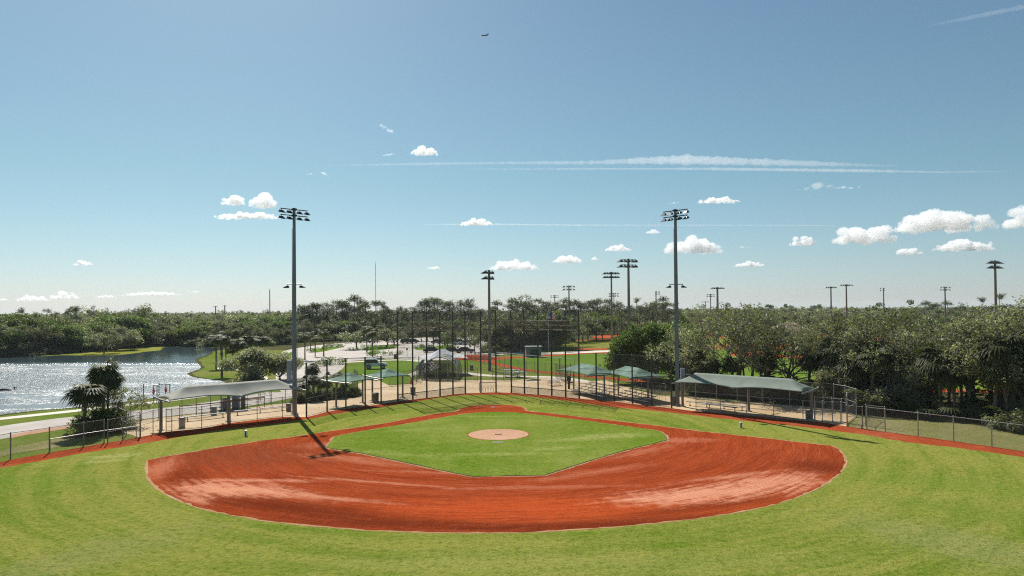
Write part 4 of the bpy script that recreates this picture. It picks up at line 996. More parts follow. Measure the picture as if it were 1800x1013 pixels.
rof = [G(1489, 750.5), G(1523.7, 754.8), G(1556, 759.3), G(1614, 767.5), G(1676.5, 776), G(1743.5, 786), G(1830, 799), G(1990, 822)]
fence('outfield_fence', 'chain link fence along the right outfield warning track', rof[1:], 1.95, [1.93], r=.045, mat='fence_light')
fence('gate_fence', 'chain link gate section right of the right dugout', [rof[0], rof[1] + Vector((-.3, .1, 0))], 1.95, [1.93, .95], r=.045)
fence('rail_fence', 'short inner chain link run with a middle rail behind the right gate', [G(1522, 749), G(1556, 754)], 1.9, [1.88, .95], r=.04)

# dugout enclosures
ldf = [G(292, 759.5), G(354.6, 753.5), G(405, 744), G(452, 738.2), G(496.3, 733.3), G(519, 731.2)]
fence('dugout_fence', 'chain link front fence of the left dugout', ldf, 2.0, [1.98, .95, .1], r=.035)
rdf = [G(1182.5, 718), G(1223.5, 722.8), G(1266.5, 726.5), G(1312, 730.6), G(1360, 735.5), G(1411.7, 740.2), G(1431.7, 742.3)]
fence('dugout_fence', 'chain link front fence of the right dugout', rdf[1:], 1.25, [1.23, .75, .1], r=.035, mat='fence_light', tops=[3.0, 1.25, 1.25, 1.6, 1.9, 1.9])
ldb = [G(230, 746.5), G(249, 739.5), G(279, 735.8), G(320, 731), G(345, 728.4), G(370, 725.5), G(387, 722.5), G(410, 720), G(434.5, 717.6), G(455, 714.6), G(477, 711.8), G(502, 709), G(530, 706.5)]
fence('dugout_fence', 'back fence of the left dugout facing the road', ldb, 1.9, [1.88, .1], r=.035)
rdb = [G(1197, 698), G(1204, 698.2), G(1223, 699.8), G(1260, 703.8), G(1296, 707), G(1340, 711), G(1388, 714.4), G(1447, 719.8)]
fence('dugout_fence', 'back fence of the right dugout hung with dark wind screen', rdb, 2.75, [2.7, 1.9, .75, .1], r=.035, mat='fence_light', screens=[(.75, 2.65, 'wind_screen')])
# bullpens (cages at the outer ends)
fence('bullpen_cage', 'tall chain link cage at the right end of the right dugout', [G(1447, 719.8), G(1466, 722.4), G(1486, 726), G(1505.5, 733.5), G(1489.5, 744), G(1489, 750)], 2.75, [2.72, 1.4, .1], r=.04, mat='fence_light', screens=[(.8, 2.7, 'chain_link')])
fence('bullpen_divider', 'lower inner fence inside the right bullpen cage', [G(1432, 736), G(1463, 739.5), G(1480, 741.5)], 2.1, [2.08, 1.0], r=.035, mat='fence_light')
fence('bullpen_fence', 'front fence of the right bullpen beside the cage gate', [G(1433, 742.3), G(1446, 741.2), G(1463.5, 742.6), G(1478, 743), G(1489, 744.5)], 1.9, [1.88, .95, .1], r=.035, mat='fence_light')
fence('bullpen_cage', 'tall dark-screened chain link cage behind the left gate', [G(246, 768), G(222, 765), G(207, 757), G(213, 752), G(230, 746.5)], 2.1, [2.08, 1.1], r=.04, screens=[(.1, 2.05, 'chain_link')])
panel('bullpen_screen', [(up(G(196, 757), .5), up(G(217, 752), .5), up(G(217, 752), 2.4), up(G(196, 757), 2.4))], 'wind_screen', G(196, 757), None)
bpy.data.objects['bullpen_screen'].location = G(196, 757); tag(bpy.data.objects['bullpen_screen'], 'dark wind screen beside the near left palms', 'screen')
fence('bullpen_fence', 'open fence bay left of the left dugout column', [G(246.8, 769), G(269, 761.5), G(283, 757.5)], 2.0, [1.98, 1.0], r=.035)
fence('dugout_gate', 'narrow gate frame between left dugout column and front fence', [G(292, 759), G(302, 758.8)], 2.0, [1.98, 1.2, .9], r=.035, net=None)
for i, (pts, lab) in enumerate([
    ([(684, 679), (700, 677.3), (723, 675), (731, 668)], 'low chain link fence between plaza and lawn left of the batting cage'),
    ([(731, 672), (736, 667), (741, 660), (746, 655)], 'slatted dark gate panel angled beside the batting cage'),
    ([(628, 690), (629, 683), (622, 678)], 'slatted dark gate panel behind the left green canopies'),
    ([(788, 669.5), (805, 669.5), (818, 669.5), (840, 669.3)], 'chain link fence behind the plaza right of the batting cage'),
    ([(866, 669), (885, 669), (900, 669)], 'low fence around the small lawn patch behind the plaza'),
    ([(977, 665), (985, 668.5), (993, 673), (1000, 677)], 'slatted gray ramp railing behind the backstop poles')]):
    P = sub([G(*q) for q in pts], 2.2 if 'slat' not in lab else .8)
    fence('plaza_fence', lab, P, 1.9 if 'slat' not in lab else 2.4, [1.88 if 'slat' not in lab else 2.38, .15], r=.035)
# fences of the neighbouring fields
fence('field_fence', 'long chain link outfield fence of the neighbouring ball field', sub([G(822, 632), G(860, 641), G(897, 650), G(940, 656), G(997, 662), G(1060, 668), G(1120, 673.5), G(1190, 678)], 3.2), 1.8, [1.78], r=.035)
fence('field_fence', 'far outfield fence of the yellowish second field', sub([G(972, 613.5), G(1024, 616.5), G(1060, 616), G(1099, 614.5)], 4), 1.6, [1.58], r=.05)
fence('field_fence', 'fence in front of the dark oaks beside the flagpole', sub([G(915, 617), G(960, 615.5), G(972, 613.5)], 3), 2.4, [2.38], r=.04)
f3 = thing('yellow_capped_fence', 'pale capped low fence crossing the neighbouring green outfield', 'fence', G(872, 628.5))
P = [G(872, 628.5), G(900, 631.5), G(940, 636), G(985, 640.5), G(1010, 643)]
MB().path([up(q, 1.2) for q in P], .07, 6).build('cap_rail', 'aluminium', f3, org=P[0])
for q in sub(P, 4): MB().tube(up(q, 0), up(q, 1.2), .03, n=6).build('post', 'fence_steel', f3, org=P[0])

# ---- light poles
def lamp_mesh():
    mb = MB(); mb.prism([(-.16, .16), (.16, .16), (.34, -.16), (-.34, -.16)], -.16, .10)     # reflector box seen end-on
    mb.prism([(-.34, -.12), (.34, -.12), (.34, -.16), (-.34, -.16)], .10, .62)                # long visor
    mb.add([(-.34, .10, -.12), (-.34, .62, -.14), (-.16, .10, .16), (.34, .10, -.12), (.34, .62, -.14), (.16, .10, .16)], [(0, 1, 2), (5, 4, 3), (2, 1, 4, 5)])
    mb.tube((0, 0, .16), (0, 0, .34), .035); return mb.mesh('lamp', 'lamp_dark')
LAMP = lamp_mesh()
def big_light(px, py, top, face, label, cab):
    p = G(px, py); H_ = topz(px, top, p); t = thing('light_pole', label, 'light pole', p, 0, 'tall field light poles')
    mb = MB(); mb.path([(0, 0, -.1), (0, 0, H_ * .5), (0, 0, H_)], [.24, .2, .15], 12); mb.build('pole', 'pole_gray', t)
    MB().lathe([(.36, 0), (.36, .14), (.27, .2)], 14).build('footing', 'concrete_foot', t)
    f = Vector((face, -1, 0)).normalized(); ad = Vector((-f.y, f.x, 0)); ang = math.atan2(ad.y, ad.x)
    for z in (H_ - .15, H_ - .78):
        e = MB(); e.tube(ad * -1.5 + Vector((0, 0, z)), ad * 1.5 + Vector((0, 0, z)), .055); e.box((0, 0, z), (.42, .42, .2), rz=ang); e.build('crossarm', 'lamp_dark', t)
        for k in (-1.42, -.56, .56, 1.42):
            q = put('lamp', LAMP, t, ad * k + Vector((0, 0, z - .27)), ang, .78)
            q.rotation_euler = (R(-14), 0, math.atan2(f.y, f.x) - math.pi / 2 + R(-9 * (k / 1.42)) * (1 if k else 0))
    z = topz(px, 500, p)
    e = MB(); e.tube(Vector((-.75, 0, z)), Vector((.75, 0, z)), .04); e.build('crossarm', 'lamp_dark', t)
    for k in (-.7, .7):
        q = put('lamp', LAMP, t, (k, 0, z - .26), math.pi / 2 if k < 0 else -math.pi / 2, .72)
    MB().box((cab[0], .0, (cab[1] + cab[2]) / 2), (.42, .34, cab[2] - cab[1])).build('control_box', 'cabinet_gray', t)
    MB().tube((-.22, -.05, 0), (-.2, -.05, H_ * .9), .025, n=6).build('conduit', 'pole_gray', t)
    return t
big_light(518, 728.5, 366, 1.0, 'tall gray floodlight pole at the left dugout', (-.55, 3.5, 5.6))
big_light(1191, 713.5, 368, -1.0, 'tall gray floodlight pole at the right dugout', (.6, 2.9, 4.1))

def far_light(px, top, dist, label, n=3, rows=2, wide=1.5, face=0.0, kind='pole_brown', side=0, dy=None, rad=.2):
    p = at(px, top, dist); H_ = p.z; p = Vector((p.x, dist, 0)); t = thing('light_pole', label, 'light pole', p, 0, 'distant field light poles')
    MB().path([(0, 0, 0), (0, 0, H_)], [rad * 1.2, rad * .8], 8).build('pole', kind, t)
    a = Vector((math.cos(face), math.sin(face), 0))
    for r_ in range(rows):
        z = H_ - .15 - r_ * 1.0; MB().tube(a * (-wide if side <= 0 else 0) + Vector((0, 0, z)), a * (wide if side >= 0 else 0) + Vector((0, 0, z)), .05, n=6).build('crossarm', 'lamp_dark', t)
        for i in range(n):
            k = -wide + 2 * wide * i / (n - 1)
            if side and k * side < 0: continue
            put('lamp', LAMP, t, a * k + Vector((0, 0, z - .3)), face + (math.pi if i % 2 else .3), 1.25)
    return t
far_light(859.5, 475, 120, 'tall wooden light pole behind the middle of the backstop', 3, 2, .95, .9, rad=.24)
far_light(1104.5, 455, 129, 'thick brown light pole left of the right floodlight pole', 5, 2, 1.6, .35, rad=.26)
far_light(1074.5, 478, 181, 'slim brown light pole standing on the yellowish field edge', 6, 2, 1.8, .1, rad=.25)
far_light(1079, 515, 300, 'small light pole hidden just right of the slim brown pole', 4, 2, 1.8, 0)
far_light(1000, 502, 232, 'light pole rising from the oaks right of the flag', 4, 2, 1.7, 0, rad=.25)
far_light(975, 519, 420, 'tiny light pole above the pines left of the flag pole oaks', 4, 2, 2.2, 0, rad=.3)
far_light(1153, 512, 330, 'thin light pole with lamps to one side left of the right floodlight', 3, 2, 1.6, 0, side=1, rad=.3)
far_light(1261, 505, 250, 'stout brown light pole with flat lamp ring right of the floodlight', 6, 1, 2.1, .1, rad=.42)
far_light(1249, 517, 400, 'small twin-row light pole left of the stout one', 4, 2, 1.9, 0, rad=.3)
far_light(1240, 530, 500, 'lowest tiny light pole left of the stout one', 5, 1, 2.4, 0, rad=.3)
far_light(1460.5, 504, 290, 'left one of two light poles close together over the right wood', 6, 1, 2.0, 0, rad=.32)
far_light(1487.5, 500, 270, 'right one of two light poles close together over the right wood', 6, 1, 2.3, .15, rad=.33)
far_light(1553, 506, 330, 'thin light pole with lamps on one side over the right wood', 3, 2, 1.6, 0, side=-1, rad=.28)
far_light(1661, 504, 290, 'light pole with two lamp rows over the right wood', 4, 2, 1.8, 0, rad=.3)
far_light(1749, 458, 140, 'largest light pole at the far right above the wood', 6, 2, 1.6, .5, rad=.26)
far_light(379, 538, 560, 'left one of two mushroom-topped poles beyond the lake', 4, 1, 1.6, 0, rad=.5)
far_light(395, 537, 540, 'right one of two mushroom-topped poles beyond the lake', 4, 1, 1.6, 0, rad=.5)
far_light(556, 534, 520, 'tiny light pole above the pines right of the left floodlight', 3, 1, 1.8, 0, rad=.3)

def mast(px, top, dist, label, w_):
    p = at(px, top, dist); H_ = p.z; t = thing('radio_mast', label, 'mast', (p.x, dist, 0)); mb = MB()
    for k in range(3):
        a = k * 2.094; mb.tube((w_ * math.cos(a), w_ * math.sin(a), 0), (w_ * .4 * math.cos(a), w_ * .4 * math.sin(a), H_), w_ * .22, n=4)
    nseg = 26
    for i in range(nseg):
        z0 = H_ * i / nseg; z1 = H_ * (i + 1) / nseg; a = (i % 3) * 2.094; b = ((i + 1) % 3) * 2.094; f0 = w_ * (1 - .6 * i / nseg); f1 = w_ * (1 - .6 * (i + 1) / nseg)
        mb.tube((f0 * math.cos(a), f0 * math.sin(a), z0), (f1 * math.cos(b), f1 * math.sin(b), z1), w_ * .14, n=4)
    mb.build('lattice', 'fence_steel', t); MB().tube((0, 0, H_), (0, 0, H_ * 1.04), w_ * .12, n=5).build('antenna', 'fence_steel', t)
mast(474, 509, 700, 'gray lattice radio mast left of the left floodlight pole', .75)
mast(660, 463, 690, 'very tall thin radio mast far behind the pines', .4)
mast(527, 537, 900, 'tiny mast just right of the left floodlight pole', .4)

# ---- shade canopies
def canopy(label, colA, colB, front, wf, wb, zc, ridge, cloth, post_mat='pole_brown', cols=3, dip=.14, hip=2.0, r=.13, mid_off=0.0, overhang=.15, sag=.30, arm_mat='galvanised', lift=.05):
    """posts on the line A-B, cross arms, hipped sagging fabric; front = unit vector towards the field"""
    A, B = Vector(colA), Vector(colB); o = A.copy(); t = thing('shade_canopy', label, 'canopy', o); d = (B - A); Ln = d.length; d.normalize(); f = Vector(front).normalized()
    for k in range(cols):
        s = k / (cols - 1); c = A.lerp(B, s) - f * (mid_off if 0 < s < 1 else 0) - o
        MB().path([c, c + Vector((0, 0, zc - .15))], [r * 1.1, r], 10).build('column', post_mat, t)
        MB().box(c + Vector((0, 0, .04)), (.5, .5, .12), rz=math.atan2(d.y, d.x)).build('footing', 'concrete_foot', t)
        MB().path([c + f * (wf + .25 + (mid_off if 0 < s < 1 else 0)) + Vector((0, 0, zc - .12)), c + Vector((0, 0, zc - .1)), c - f * (wb + .1) + Vector((0, 0, zc + .02)), c - f * (wb + .3) + Vector((0, 0, zc + .12))], [.07, .09, .08, .06], 8).build('arm', arm_mat, t)
    nu, nv = 48, 16; V = []; Fc = []
    for i in range(nu + 1):
        u = i / nu; x = u * Ln
        for j in range(nv + 1):
            v = j / nv; bay = (u * (cols - 1)) % 1.0; bay = min(bay, 1 - bay) * 2    # 0 at an arm, 1 mid bay
            inset = sag * bay ** .8                                                 # edges pull inwards between the arms
            wf_ = wf - inset; wb_ = wb - inset; y = wf_ * (1 - v) - wb_ * v
            ex = min(x, Ln - x); ridge_f = 1 - abs(2 * v - 1)
            lim = min(1, ex / hip); hgt = min(ridge_f, lim)
            smooth_ = hgt - .10 * math.sin(math.pi * hgt)
            z = zc + (ridge - zc) * smooth_ + lift * bay * (1 - ridge_f) * (1 if lim > .5 else lim * 2)
            cut = 1 - .10 * math.sin(math.pi * v) * (1 - min(1, ex / 1.2))
            xx = x + (0.35 * math.sin(math.pi * v) * (1 - u * 2) if ex < .01 else 0)
            # valley over the middle arm
            z -= dip * math.exp(-((u - .5) * Ln / 1.1) ** 2) * (1 - ridge_f) if cols == 3 else 0
            V.append(tuple(A - o + d * xx + f * y + Vector((0, 0, z))))
    for i in range(nu):
        for j in range(nv): a = i * (nv + 1) + j; Fc.append((a, a + nv + 1, a + nv + 2, a + 1))
    me = bpy.data.meshes.new('fabric'); me.from_pydata(V, [], Fc); me.materials.append(MATS[cloth]); me.polygons.foreach_set('use_smooth', [True] * len(Fc))
    fb_ = put('fabric', me, t); sm = fb_.modifiers.new('thick', 'SOLIDIFY'); sm.thickness = .02
    return t
canopy('long pale sage fabric shade roof over the left dugout', G(283, 757), G(519, 730.5), (.72, -.70, 0), 1.95, 1.7, 2.85, 3.85, 'shade_sand', mid_off=.9, hip=1.9, lift=.11, dip=.2)
canopy('long green fabric shade roof over the right dugout', G(1200, 715.5), G(1426.5, 739), (-.69, -.72, 0), 1.95, 1.6, 2.85, 3.8, 'shade_sage', mid_off=1.4, hip=1.7)
def small_canopy(label, a, b, flip):
    A, B = G(*a), G(*b); d = (B - A).normalized(); f = Vector((d.y, -d.x, 0)); f = f if f.y < 0 else -f
    canopy(label, A, B, f, 2.2, 2.2, 2.85, 3.75, 'shade_green', cols=2, r=.1, hip=2.0, sag=.3, arm_mat='fence_steel', dip=0)
small_canopy('green fabric canopy over the left-hand bleachers on the right side', (1008.7, 687), (1062.7, 700), 1)
small_canopy('green fabric canopy over the right-hand bleachers on the right side', (1087, 694.5), (1139.3, 707.4), 1)
small_canopy('dark green fabric canopy over the planting bed palms', (591, 716), (637.5, 708.5), -1)
small_canopy('teal fabric canopy in front of the parked white jeep', (655, 705), (708, 699.5), -1) if False else None
small_canopy('green fabric canopy in front of the white off-road car', (654.7, 705), (708, 699.5), -1)

# ---- bleachers
def bleachers(label, a, b, rows=5):
    A, B = G(*a), G(*b); o = A; d = (B - A); Ln = d.length; d.normalize(); bk = Vector((-d.y, d.x, 0)); bk = bk if bk.y > 0 else -bk
    t = thing('bleachers', label, 'bleachers', o, group='aluminium bleachers behind the backstop'); m = Matrix((d, bk, Vector((0, 0, 1)))).transposed()
    for k in range(rows):
        MB().box(d * Ln / 2 + bk * (.3 + k * .62) + Vector((0, 0, .42 + .22 * k)), (Ln, .26, .05), m=m).build('seat', 'aluminium', t)
        if k: MB().box(d * Ln / 2 + bk * (.3 + k * .62 - .3) + Vector((0, 0, .12 + .22 * k)), (Ln, .26, .04), m=m).build('foot_board', 'aluminium', t)
    for k in range(5):
        x = Ln * (.04 + .92 * k / 4); mb = MB(); mb.tube(d * x + Vector((0, 0, .05)), d * x + bk * rows * .62 + Vector((0, 0, .05)), .025, n=6)
        mb.tube(d * x + bk * .1 + Vector((0, 0, .1)), d * x + bk * rows * .62 + Vector((0, 0, .2 + .22 * rows)), .025, n=6)
        for j in range(rows): mb.tube(d * x + bk * (.3 + j * .62) + Vector((0, 0, .05)), d * x + bk * (.3 + j * .62) + Vector((0, 0, .4 + .22 * j)), .02, n=6)
        mb.build('frame', 'galvanised', t)
    mb = MB(); zt = .42 + .22 * rows
    for z in (zt + .2, zt + .65): mb.tube(bk * rows * .62 + Vector((0, 0, z)), d * Ln + bk * rows * .62 + Vector((0, 0, z)), .02, n=6)
    for k in range(6): mb.tube(d * Ln * k / 5 + bk * rows * .62 + Vector((0, 0, .1)), d * Ln * k / 5 + bk * rows * .62 + Vector((0, 0, zt + .65)), .02, n=6)
    mb.build('guard_rail', 'galvanised', t)
bleachers('bleachers under the green canopy nearer the backstop on the right', (1002, 691), (1054, 703))
bleachers('bleachers under the green canopy farther from the backstop on the right', (1078, 700), (1128, 712))
bleachers('small bleachers hidden behind the last backstop pole on the right', (1000, 700), (1016, 702), 2) if False else None

# ---- benches, cans and small things of the dugouts
def bench(label, a, b, back=False, z=.45):
    A, B = G(*a), G(*b); d = B - A; Ln = d.length; d.normalize(); nrm = Vector((-d.y, d.x, 0)); m = Matrix((d, nrm, Vector((0, 0, 1)))).transposed()
    t = thing('bench', label, 'bench', A, group='dugout benches'); MB().box(d * Ln / 2 + Vector((0, 0, z)), (Ln, .32, .06), m=m).build('seat', 'bench_gray', t)
    k = max(2, round(Ln / 1.6))
    for i in range(k):
        x = Ln * (.06 + .88 * i / (k - 1)); mb = MB(); mb.box(d * x + Vector((0, 0, z / 2)), (.06, .06, z - .06), m=m); mb.box(d * x + Vector((0, 0, .03)), (.06, .42, .05), m=m); mb.build('leg', 'rusty_steel', t)
    return t
bench('back bench of the right dugout, longest gray plank', (1207, 713), (1311, 722.5))
bench('front bench of the right dugout overlapping the back one', (1244, 717.5), (1295, 725))
bench('near bench of the left dugout beside the beige can', (325, 741.5), (396, 733.5))
bench('right-hand bench of the left dugout', (411.6, 731), (500.7, 721))
bench('rear bench of the left dugout against the back fence', (349, 727.5), (440, 717.5))
t = thing('equipment_rail', 'long brown timber rail above the left dugout benches', 'rail', G(316, 732))
q = [G(316, 732), G(345, 729), G(390, 724.5), G(430, 719.5), G(465, 715)]
MB().path([up(p, 1.02) for p in q], .06, 6).build('rail', 'wood_brown', t, org=q[0])
MB().path([up(p, 1.15) + Vector((.05, -.1, 0)) for p in q[2:]], .05, 6).build('rail', 'wood_brown', t, org=q[0])
for p in q: MB().tube(up(p, 0), up(p, 1.15), .04, n=6).build('post', 'wood_brown', t, org=q[0])

def can(px, py, label, mat='can_brown', lid=None, sc=1.0):
    p = G(px, py); t = thing('trash_can', label, 'trash can', p, 0, None, sc)
    MB().lathe([(.25, 0), (.27, .05), (.29, .75), (.31, .78), (.31, .82)], 18).build('barrel', mat, t, smooth=False)
    MB().lathe([(.30, .822), (.31, .86), (.22, .93), (.10, .95)] if lid else [(.24, .825), (.24, .84)], 18).build('lid', lid or 'black_plastic', t)
    return t
can(320, 751.5, 'beige trash can with a black lid by the near left bench', 'can_beige', 'black_plastic')
can(507.5, 723, 'brown trash can beside the left floodlight pole', 'can_brown')
can(660, 708, 'brown trash barrel behind the left tall fence', 'can_brown', sc=1.35)
can(726, 694, 'brown bin with open top behind the first backstop poles', 'can_brown', sc=1.15)
can(1184, 713, 'brown trash barrel in front of the right floodlight pole', 'can_brown', sc=1.25)
can(1421.5, 737.5, 'blue-gray trash can beside the right dugout end column', 'can_bluegray')
can(829, 651, 'dark brown bin on the grass right of the white tent', 'can_brown', sc=1.1)
can(695, 631, 'brown bin on the car park kerb behind the teal canopy', 'can_brown', sc=1.3)
can(376, 729, 'small gray bin behind the left dugout middle column', 'can_bluegray', sc=1.0)
# utility shelter behind the left dugout
p = G(388, 721); q = G(432, 718); d = (q - p); Ln = d.length; a = math.atan2(d.y, d.x); t = thing('notice_shelter', 'gray screened shelter with white panels behind the left dugout roof', 'shelter', p, a)
MB().box((Ln * .5, 1.2, 2.42), (Ln + .3, 2.6, .07)).build('roof', 'cabinet_gray', t)
for k, m_ in ((.03, 'cabinet_gray'), (.36, 'white_plastic'), (.5, 'cabinet_gray'), (.72, 'white_plastic'), (.97, 'cabinet_gray')): MB().box((Ln * k, .05, 1.2), (.14 if m_[0] == 'w' else .1, .1, 2.38)).build('post', m_, t)
MB().box((Ln * .62, .6, .9), (Ln * .3, .9, 1.7)).build('cabinet', 'cabinet_gray', t); MB().box((Ln * .9, .6, 1.0), (Ln * .14, .9, 1.9)).build('cabinet', 'cabinet_gray', t); MB().box((Ln * .2, 1.0, .6), (Ln * .2, .6, 1.1)).build('cabinet', 'can_bluegray', t)

# field markers and the pitching plate
for (px, py, lab) in ((432.5, 767.5, 'white marker post on the grass in front of the left dugout'), (1302, 753, 'white marker post on the grass in front of the right dugout')):
    p = G(px, py); t = thing('marker_post', lab, 'marker'); t.location = p
    MB().lathe([(.13, 0), (.13, .5), (.11, .53), (.03, .55)], 14).build('tube', 'white_plastic', t); MB().box((.0, -.128, .27), (.09, .02, .42)).build('stripe', 'black_plastic', t)
p = G(875, 779.5); tag(MB().box((0, 0, .02), (.85, .25, .05)).build('ground_plate', 'rubber_slab'), 'small gray plate in the grass just below the pitching circle', 'plate').location = p + Vector((0, 0, .05))
p = G(866, 717); hp = MB(); hp.add([(-.22, .2, 0), (.22, .2, 0), (.22, 0, 0), (0, -.22, 0), (-.22, 0, 0), (-.22, .2, .04), (.22, .2, .04), (.22, 0, .04), (0, -.22, .04), (-.22, 0, .04)], [(4, 3, 2, 1, 0), (5, 6, 7, 8, 9), (0, 1, 6, 5), (1, 2, 7, 6), (2, 3, 8, 7), (3, 4, 9, 8), (4, 0, 5, 9)])
tag(hp.build('home_plate', 'rubber_slab'), 'dusty home plate in the small clay circle', 'home plate').location = p + Vector((0, 0, .035))
p = G(876, 765.5); tag(MB().box((0, 0, .02), (.61, .15, .05)).build('pitching_rubber', 'mound_clay'), 'dusty pitching rubber in the middle of the pale circle', 'pitching rubber').location = p + Vector((0, 0, .09))

# ---- behind the backstop: batting cage, tent, rack, table, cones
p = G(772, 668); t = thing('batting_cage', 'domed gray pipe batting cage hung with dark mesh', 'batting cage', p)
Wd, Dp, Hc = 2.75, 3.2, 3.45
for k in range(4):
    y = k * Dp; pts = [(-Wd * 1.02, y, 0)] + [(Wd * math.cos(math.pi - math.pi * i / 14), y, .9 + (Hc - .9) * math.sin(math.pi * i / 14)) for i in range(15)] + [(Wd * 1.02, y, 0)]
    MB().path(pts, .06, 6).build('hoop', 'galvanised', t)
for i in (3, 5, 7, 9, 11): a = math.pi - math.pi * i / 14; MB().tube((Wd * math.cos(a), 0, .9 + (Hc - .9) * math.sin(a)), (Wd * math.cos(a), 3 * Dp, .9 + (Hc - .9) * math.sin(a)), .04, n=6).build('purlin', 'galvanised', t)
qd = []; prof = [(-Wd, 0.02)] + [(Wd * math.cos(math.pi - math.pi * i / 14), .9 + (Hc - .9) * math.sin(math.pi * i / 14)) for i in range(15)] + [(Wd, 0.02)]
for (x0, z0_), (x1, z1_) in zip(prof, prof[1:]): qd.append(((x0, 0, z0_), (x0, 3 * Dp, z0_), (x1, 3 * Dp, z1_), (x1, 0, z1_)))
panel('net', qd, 'green_screen', (0, 0, 0), t)
panel('screen', [((-2.3, -.05, .05), (1.6, -.05, .05), (1.6, -.05, 2.6), (-2.3, -.05, 2.6)), ((-2.3, 3.5, .05), (2.3, 3.5, .05), (2.3, 3.5, 2.8), (-2.3, 3.5, 2.8))], 'dark_mesh', (0, 0, 0), t)
mb = MB()
for x in (-2.6, -.6, -.25, 1.3): mb.tube((x, -.1, 0), (x, -.1, 3.0 if abs(x) < 1 else 2.6), .05, n=6)
for z in (2.6, 1.4): mb.tube((-2.6, -.1, z), (1.6, -.1, z), .045, n=6)
mb.build('front_frame', 'galvanised', t)
p = G(778, 657); t = thing('shade_tent', 'white peaked square tent above the batting cage', 'tent', p, .25)
W_, H1, H2 = 3.7, 2.75, 4.15
V = [(-W_, -W_, H1), (W_, -W_, H1), (W_, W_, H1), (-W_, W_, H1), (-.5, 0, H2), (.5, 0, H2)]
tent = MB(); N = 10
def sagq(a, b, c, d, k):
    a, b, c, d = map(Vector, (a, b, c, d)); o_ = len(tent.v)
    for i in range(N + 1):
        for j in range(N + 1):
            u, v = i / N, j / N; q = a.lerp(b, u).lerp(d.lerp(c, u), v); q.z -= k * math.sin(math.pi * v) - .25 * math.sin(math.pi * u) * (1 - v); tent.v.append(tuple(q))
    for i in range(N):
        for j in range(N): e = o_ + i * (N + 1) + j; tent.f.append((e, e + N + 1, e + N + 2, e + 1))
sagq(V[0], V[1], V[5], V[4], .28); sagq(V[1], V[2], V[5], V[5], .28); sagq(V[2], V[3], V[4], V[5], .28); sagq(V[3], V[0], V[4], V[4], .28)
tent.build('fabric', 'tent_white', t, smooth=True)
for x, y in ((-1, -1), (1, -1), (1, 1), (-1, 1)): MB().tube((x * W_ * .97, y * W_ * .97, 0), (x * W_ * .97, y * W_ * .97, H1), .09, n=8).build('post', 'galvanised', t)
p = G(845, 690); t = thing('bike_rack', 'rust-coloured pipe rack behind the centre of the backstop', 'rack', G(858, 688.5)); mb = MB()
for x in (-1.1, 1.1): mb.tube((x, 0, 0), (x, 0, 1.15), .05, n=6)
mb.tube((-1.1, 0, 1.15), (1.1, 0, 1.15), .05, n=6); mb.build('frame', 'rusty_steel', t)
for k in (-.7, -.35, 0, .35, .7): MB().path([(k, 0, 0), (k - .1, 0, .7), (k, 0, .95), (k + .1, 0, .7), (k, 0, 0)], .02, 5).build('loop', 'galvanised', t)
def table(px, py, label, sc=1.0, rz=0):
    p = G(px, py); t = thing('picnic_table', label, 'table', p, rz, None, sc); MB().box((0, 0, .74), (1.8, .75, .06)).build('tabletop', 'aluminium', t)
    for y in (-.7, .7): MB().box((0, y, .44), (1.8, .26, .05)).build('seat', 'aluminium', t)
    for x in (-.6, .6):
        mb = MB(); mb.tube((x, -.75, 0), (x, -.1, .72), .03, n=6); mb.tube((x, .75, 0), (x, .1, .72), .03, n=6); mb.tube((x, -.75, .4), (x, .75, .4), .03, n=6); mb.build('leg', 'galvanised', t)
table(974, 678, 'pale picnic table on the plaza behind the right backstop poles', 1.1, .3)
table(898, 662.5, 'pale picnic table on the grass patch behind the plaza', 1.5, .1)
table(912, 663.5, 'second table right of the one on the grass patch', 1.2, .9)
def cone(px, py, label):
    p = G(px, py); t = thing('traffic_cone', label, 'cone', p, 0, None, 1.4); MB().box((0, 0, .02), (.4, .4, .04)).build('base', 'orange_plastic', t); MB().lathe([(.15, .04), (.03, .7)], 12).build('body', 'orange_plastic', t)
cone(723, 675.5, 'orange cone at the corner of the fence left of the batting cage')
mb = MB(); p = G(818, 630)
o_ = (G(818, 630) + G(860, 634)) / 2; rd = random.Random(4); nn = 26
prof = []
for i in range(nn):
    a = i * 2 * math.pi / nn; prof.append((5.2 * math.cos(a) * rd.uniform(.85, 1.1), 2.2 * math.sin(a) * rd.uniform(.85, 1.1)))
V = [(x, y, 0) for x, y in prof] + [(x * .6, y * .6, .75 + rd.uniform(-.1, .15)) for x, y in prof] + [(0, 0, 1.0)]
F_ = [(i, (i + 1) % nn, nn + (i + 1) % nn, nn + i) for i in range(nn)] + [(nn + i, nn + (i + 1) % nn, 2 * nn) for i in range(nn)]
tag(mb.add(V, F_).build('clay_pile', 'red_clay_far', smooth=True), 'low pile of red clay at the corner of the neighbouring field', 'clay pile').location = Vector((o_.x, o_.y, 0))
p = G(937, 627.5); t = thing('bin_shelter', 'dark boxy shelter with a pale lid beside the neighbouring field', 'shelter', p, .1)
MB().box((0, 0, 1.15), (3.4, 2.4, 2.3)).build('body', 'can_bluegray', t); MB().box((0, 0, 2.4), (3.9, 2.8, .12)).build('lid', 'aluminium', t); MB().box((0, -1.21, 1.0), (1.5, .05, 1.8)).build('door', 'black_plastic', t)
for i, (x, b, h_) in enumerate([(806, 662, 1.7), (984, 658, 2.6), (1003, 661, 2.0)]):
    p = G(x, b); tag(MB().path([(0, 0, 0), (0, 0, h_)], .07, 6).build('bollard_post', 'dark_steel'), ['dark post beside the white tent leg', 'slim post by the ramp railing', 'short post right of the ramp railing'][i], 'post').location = p
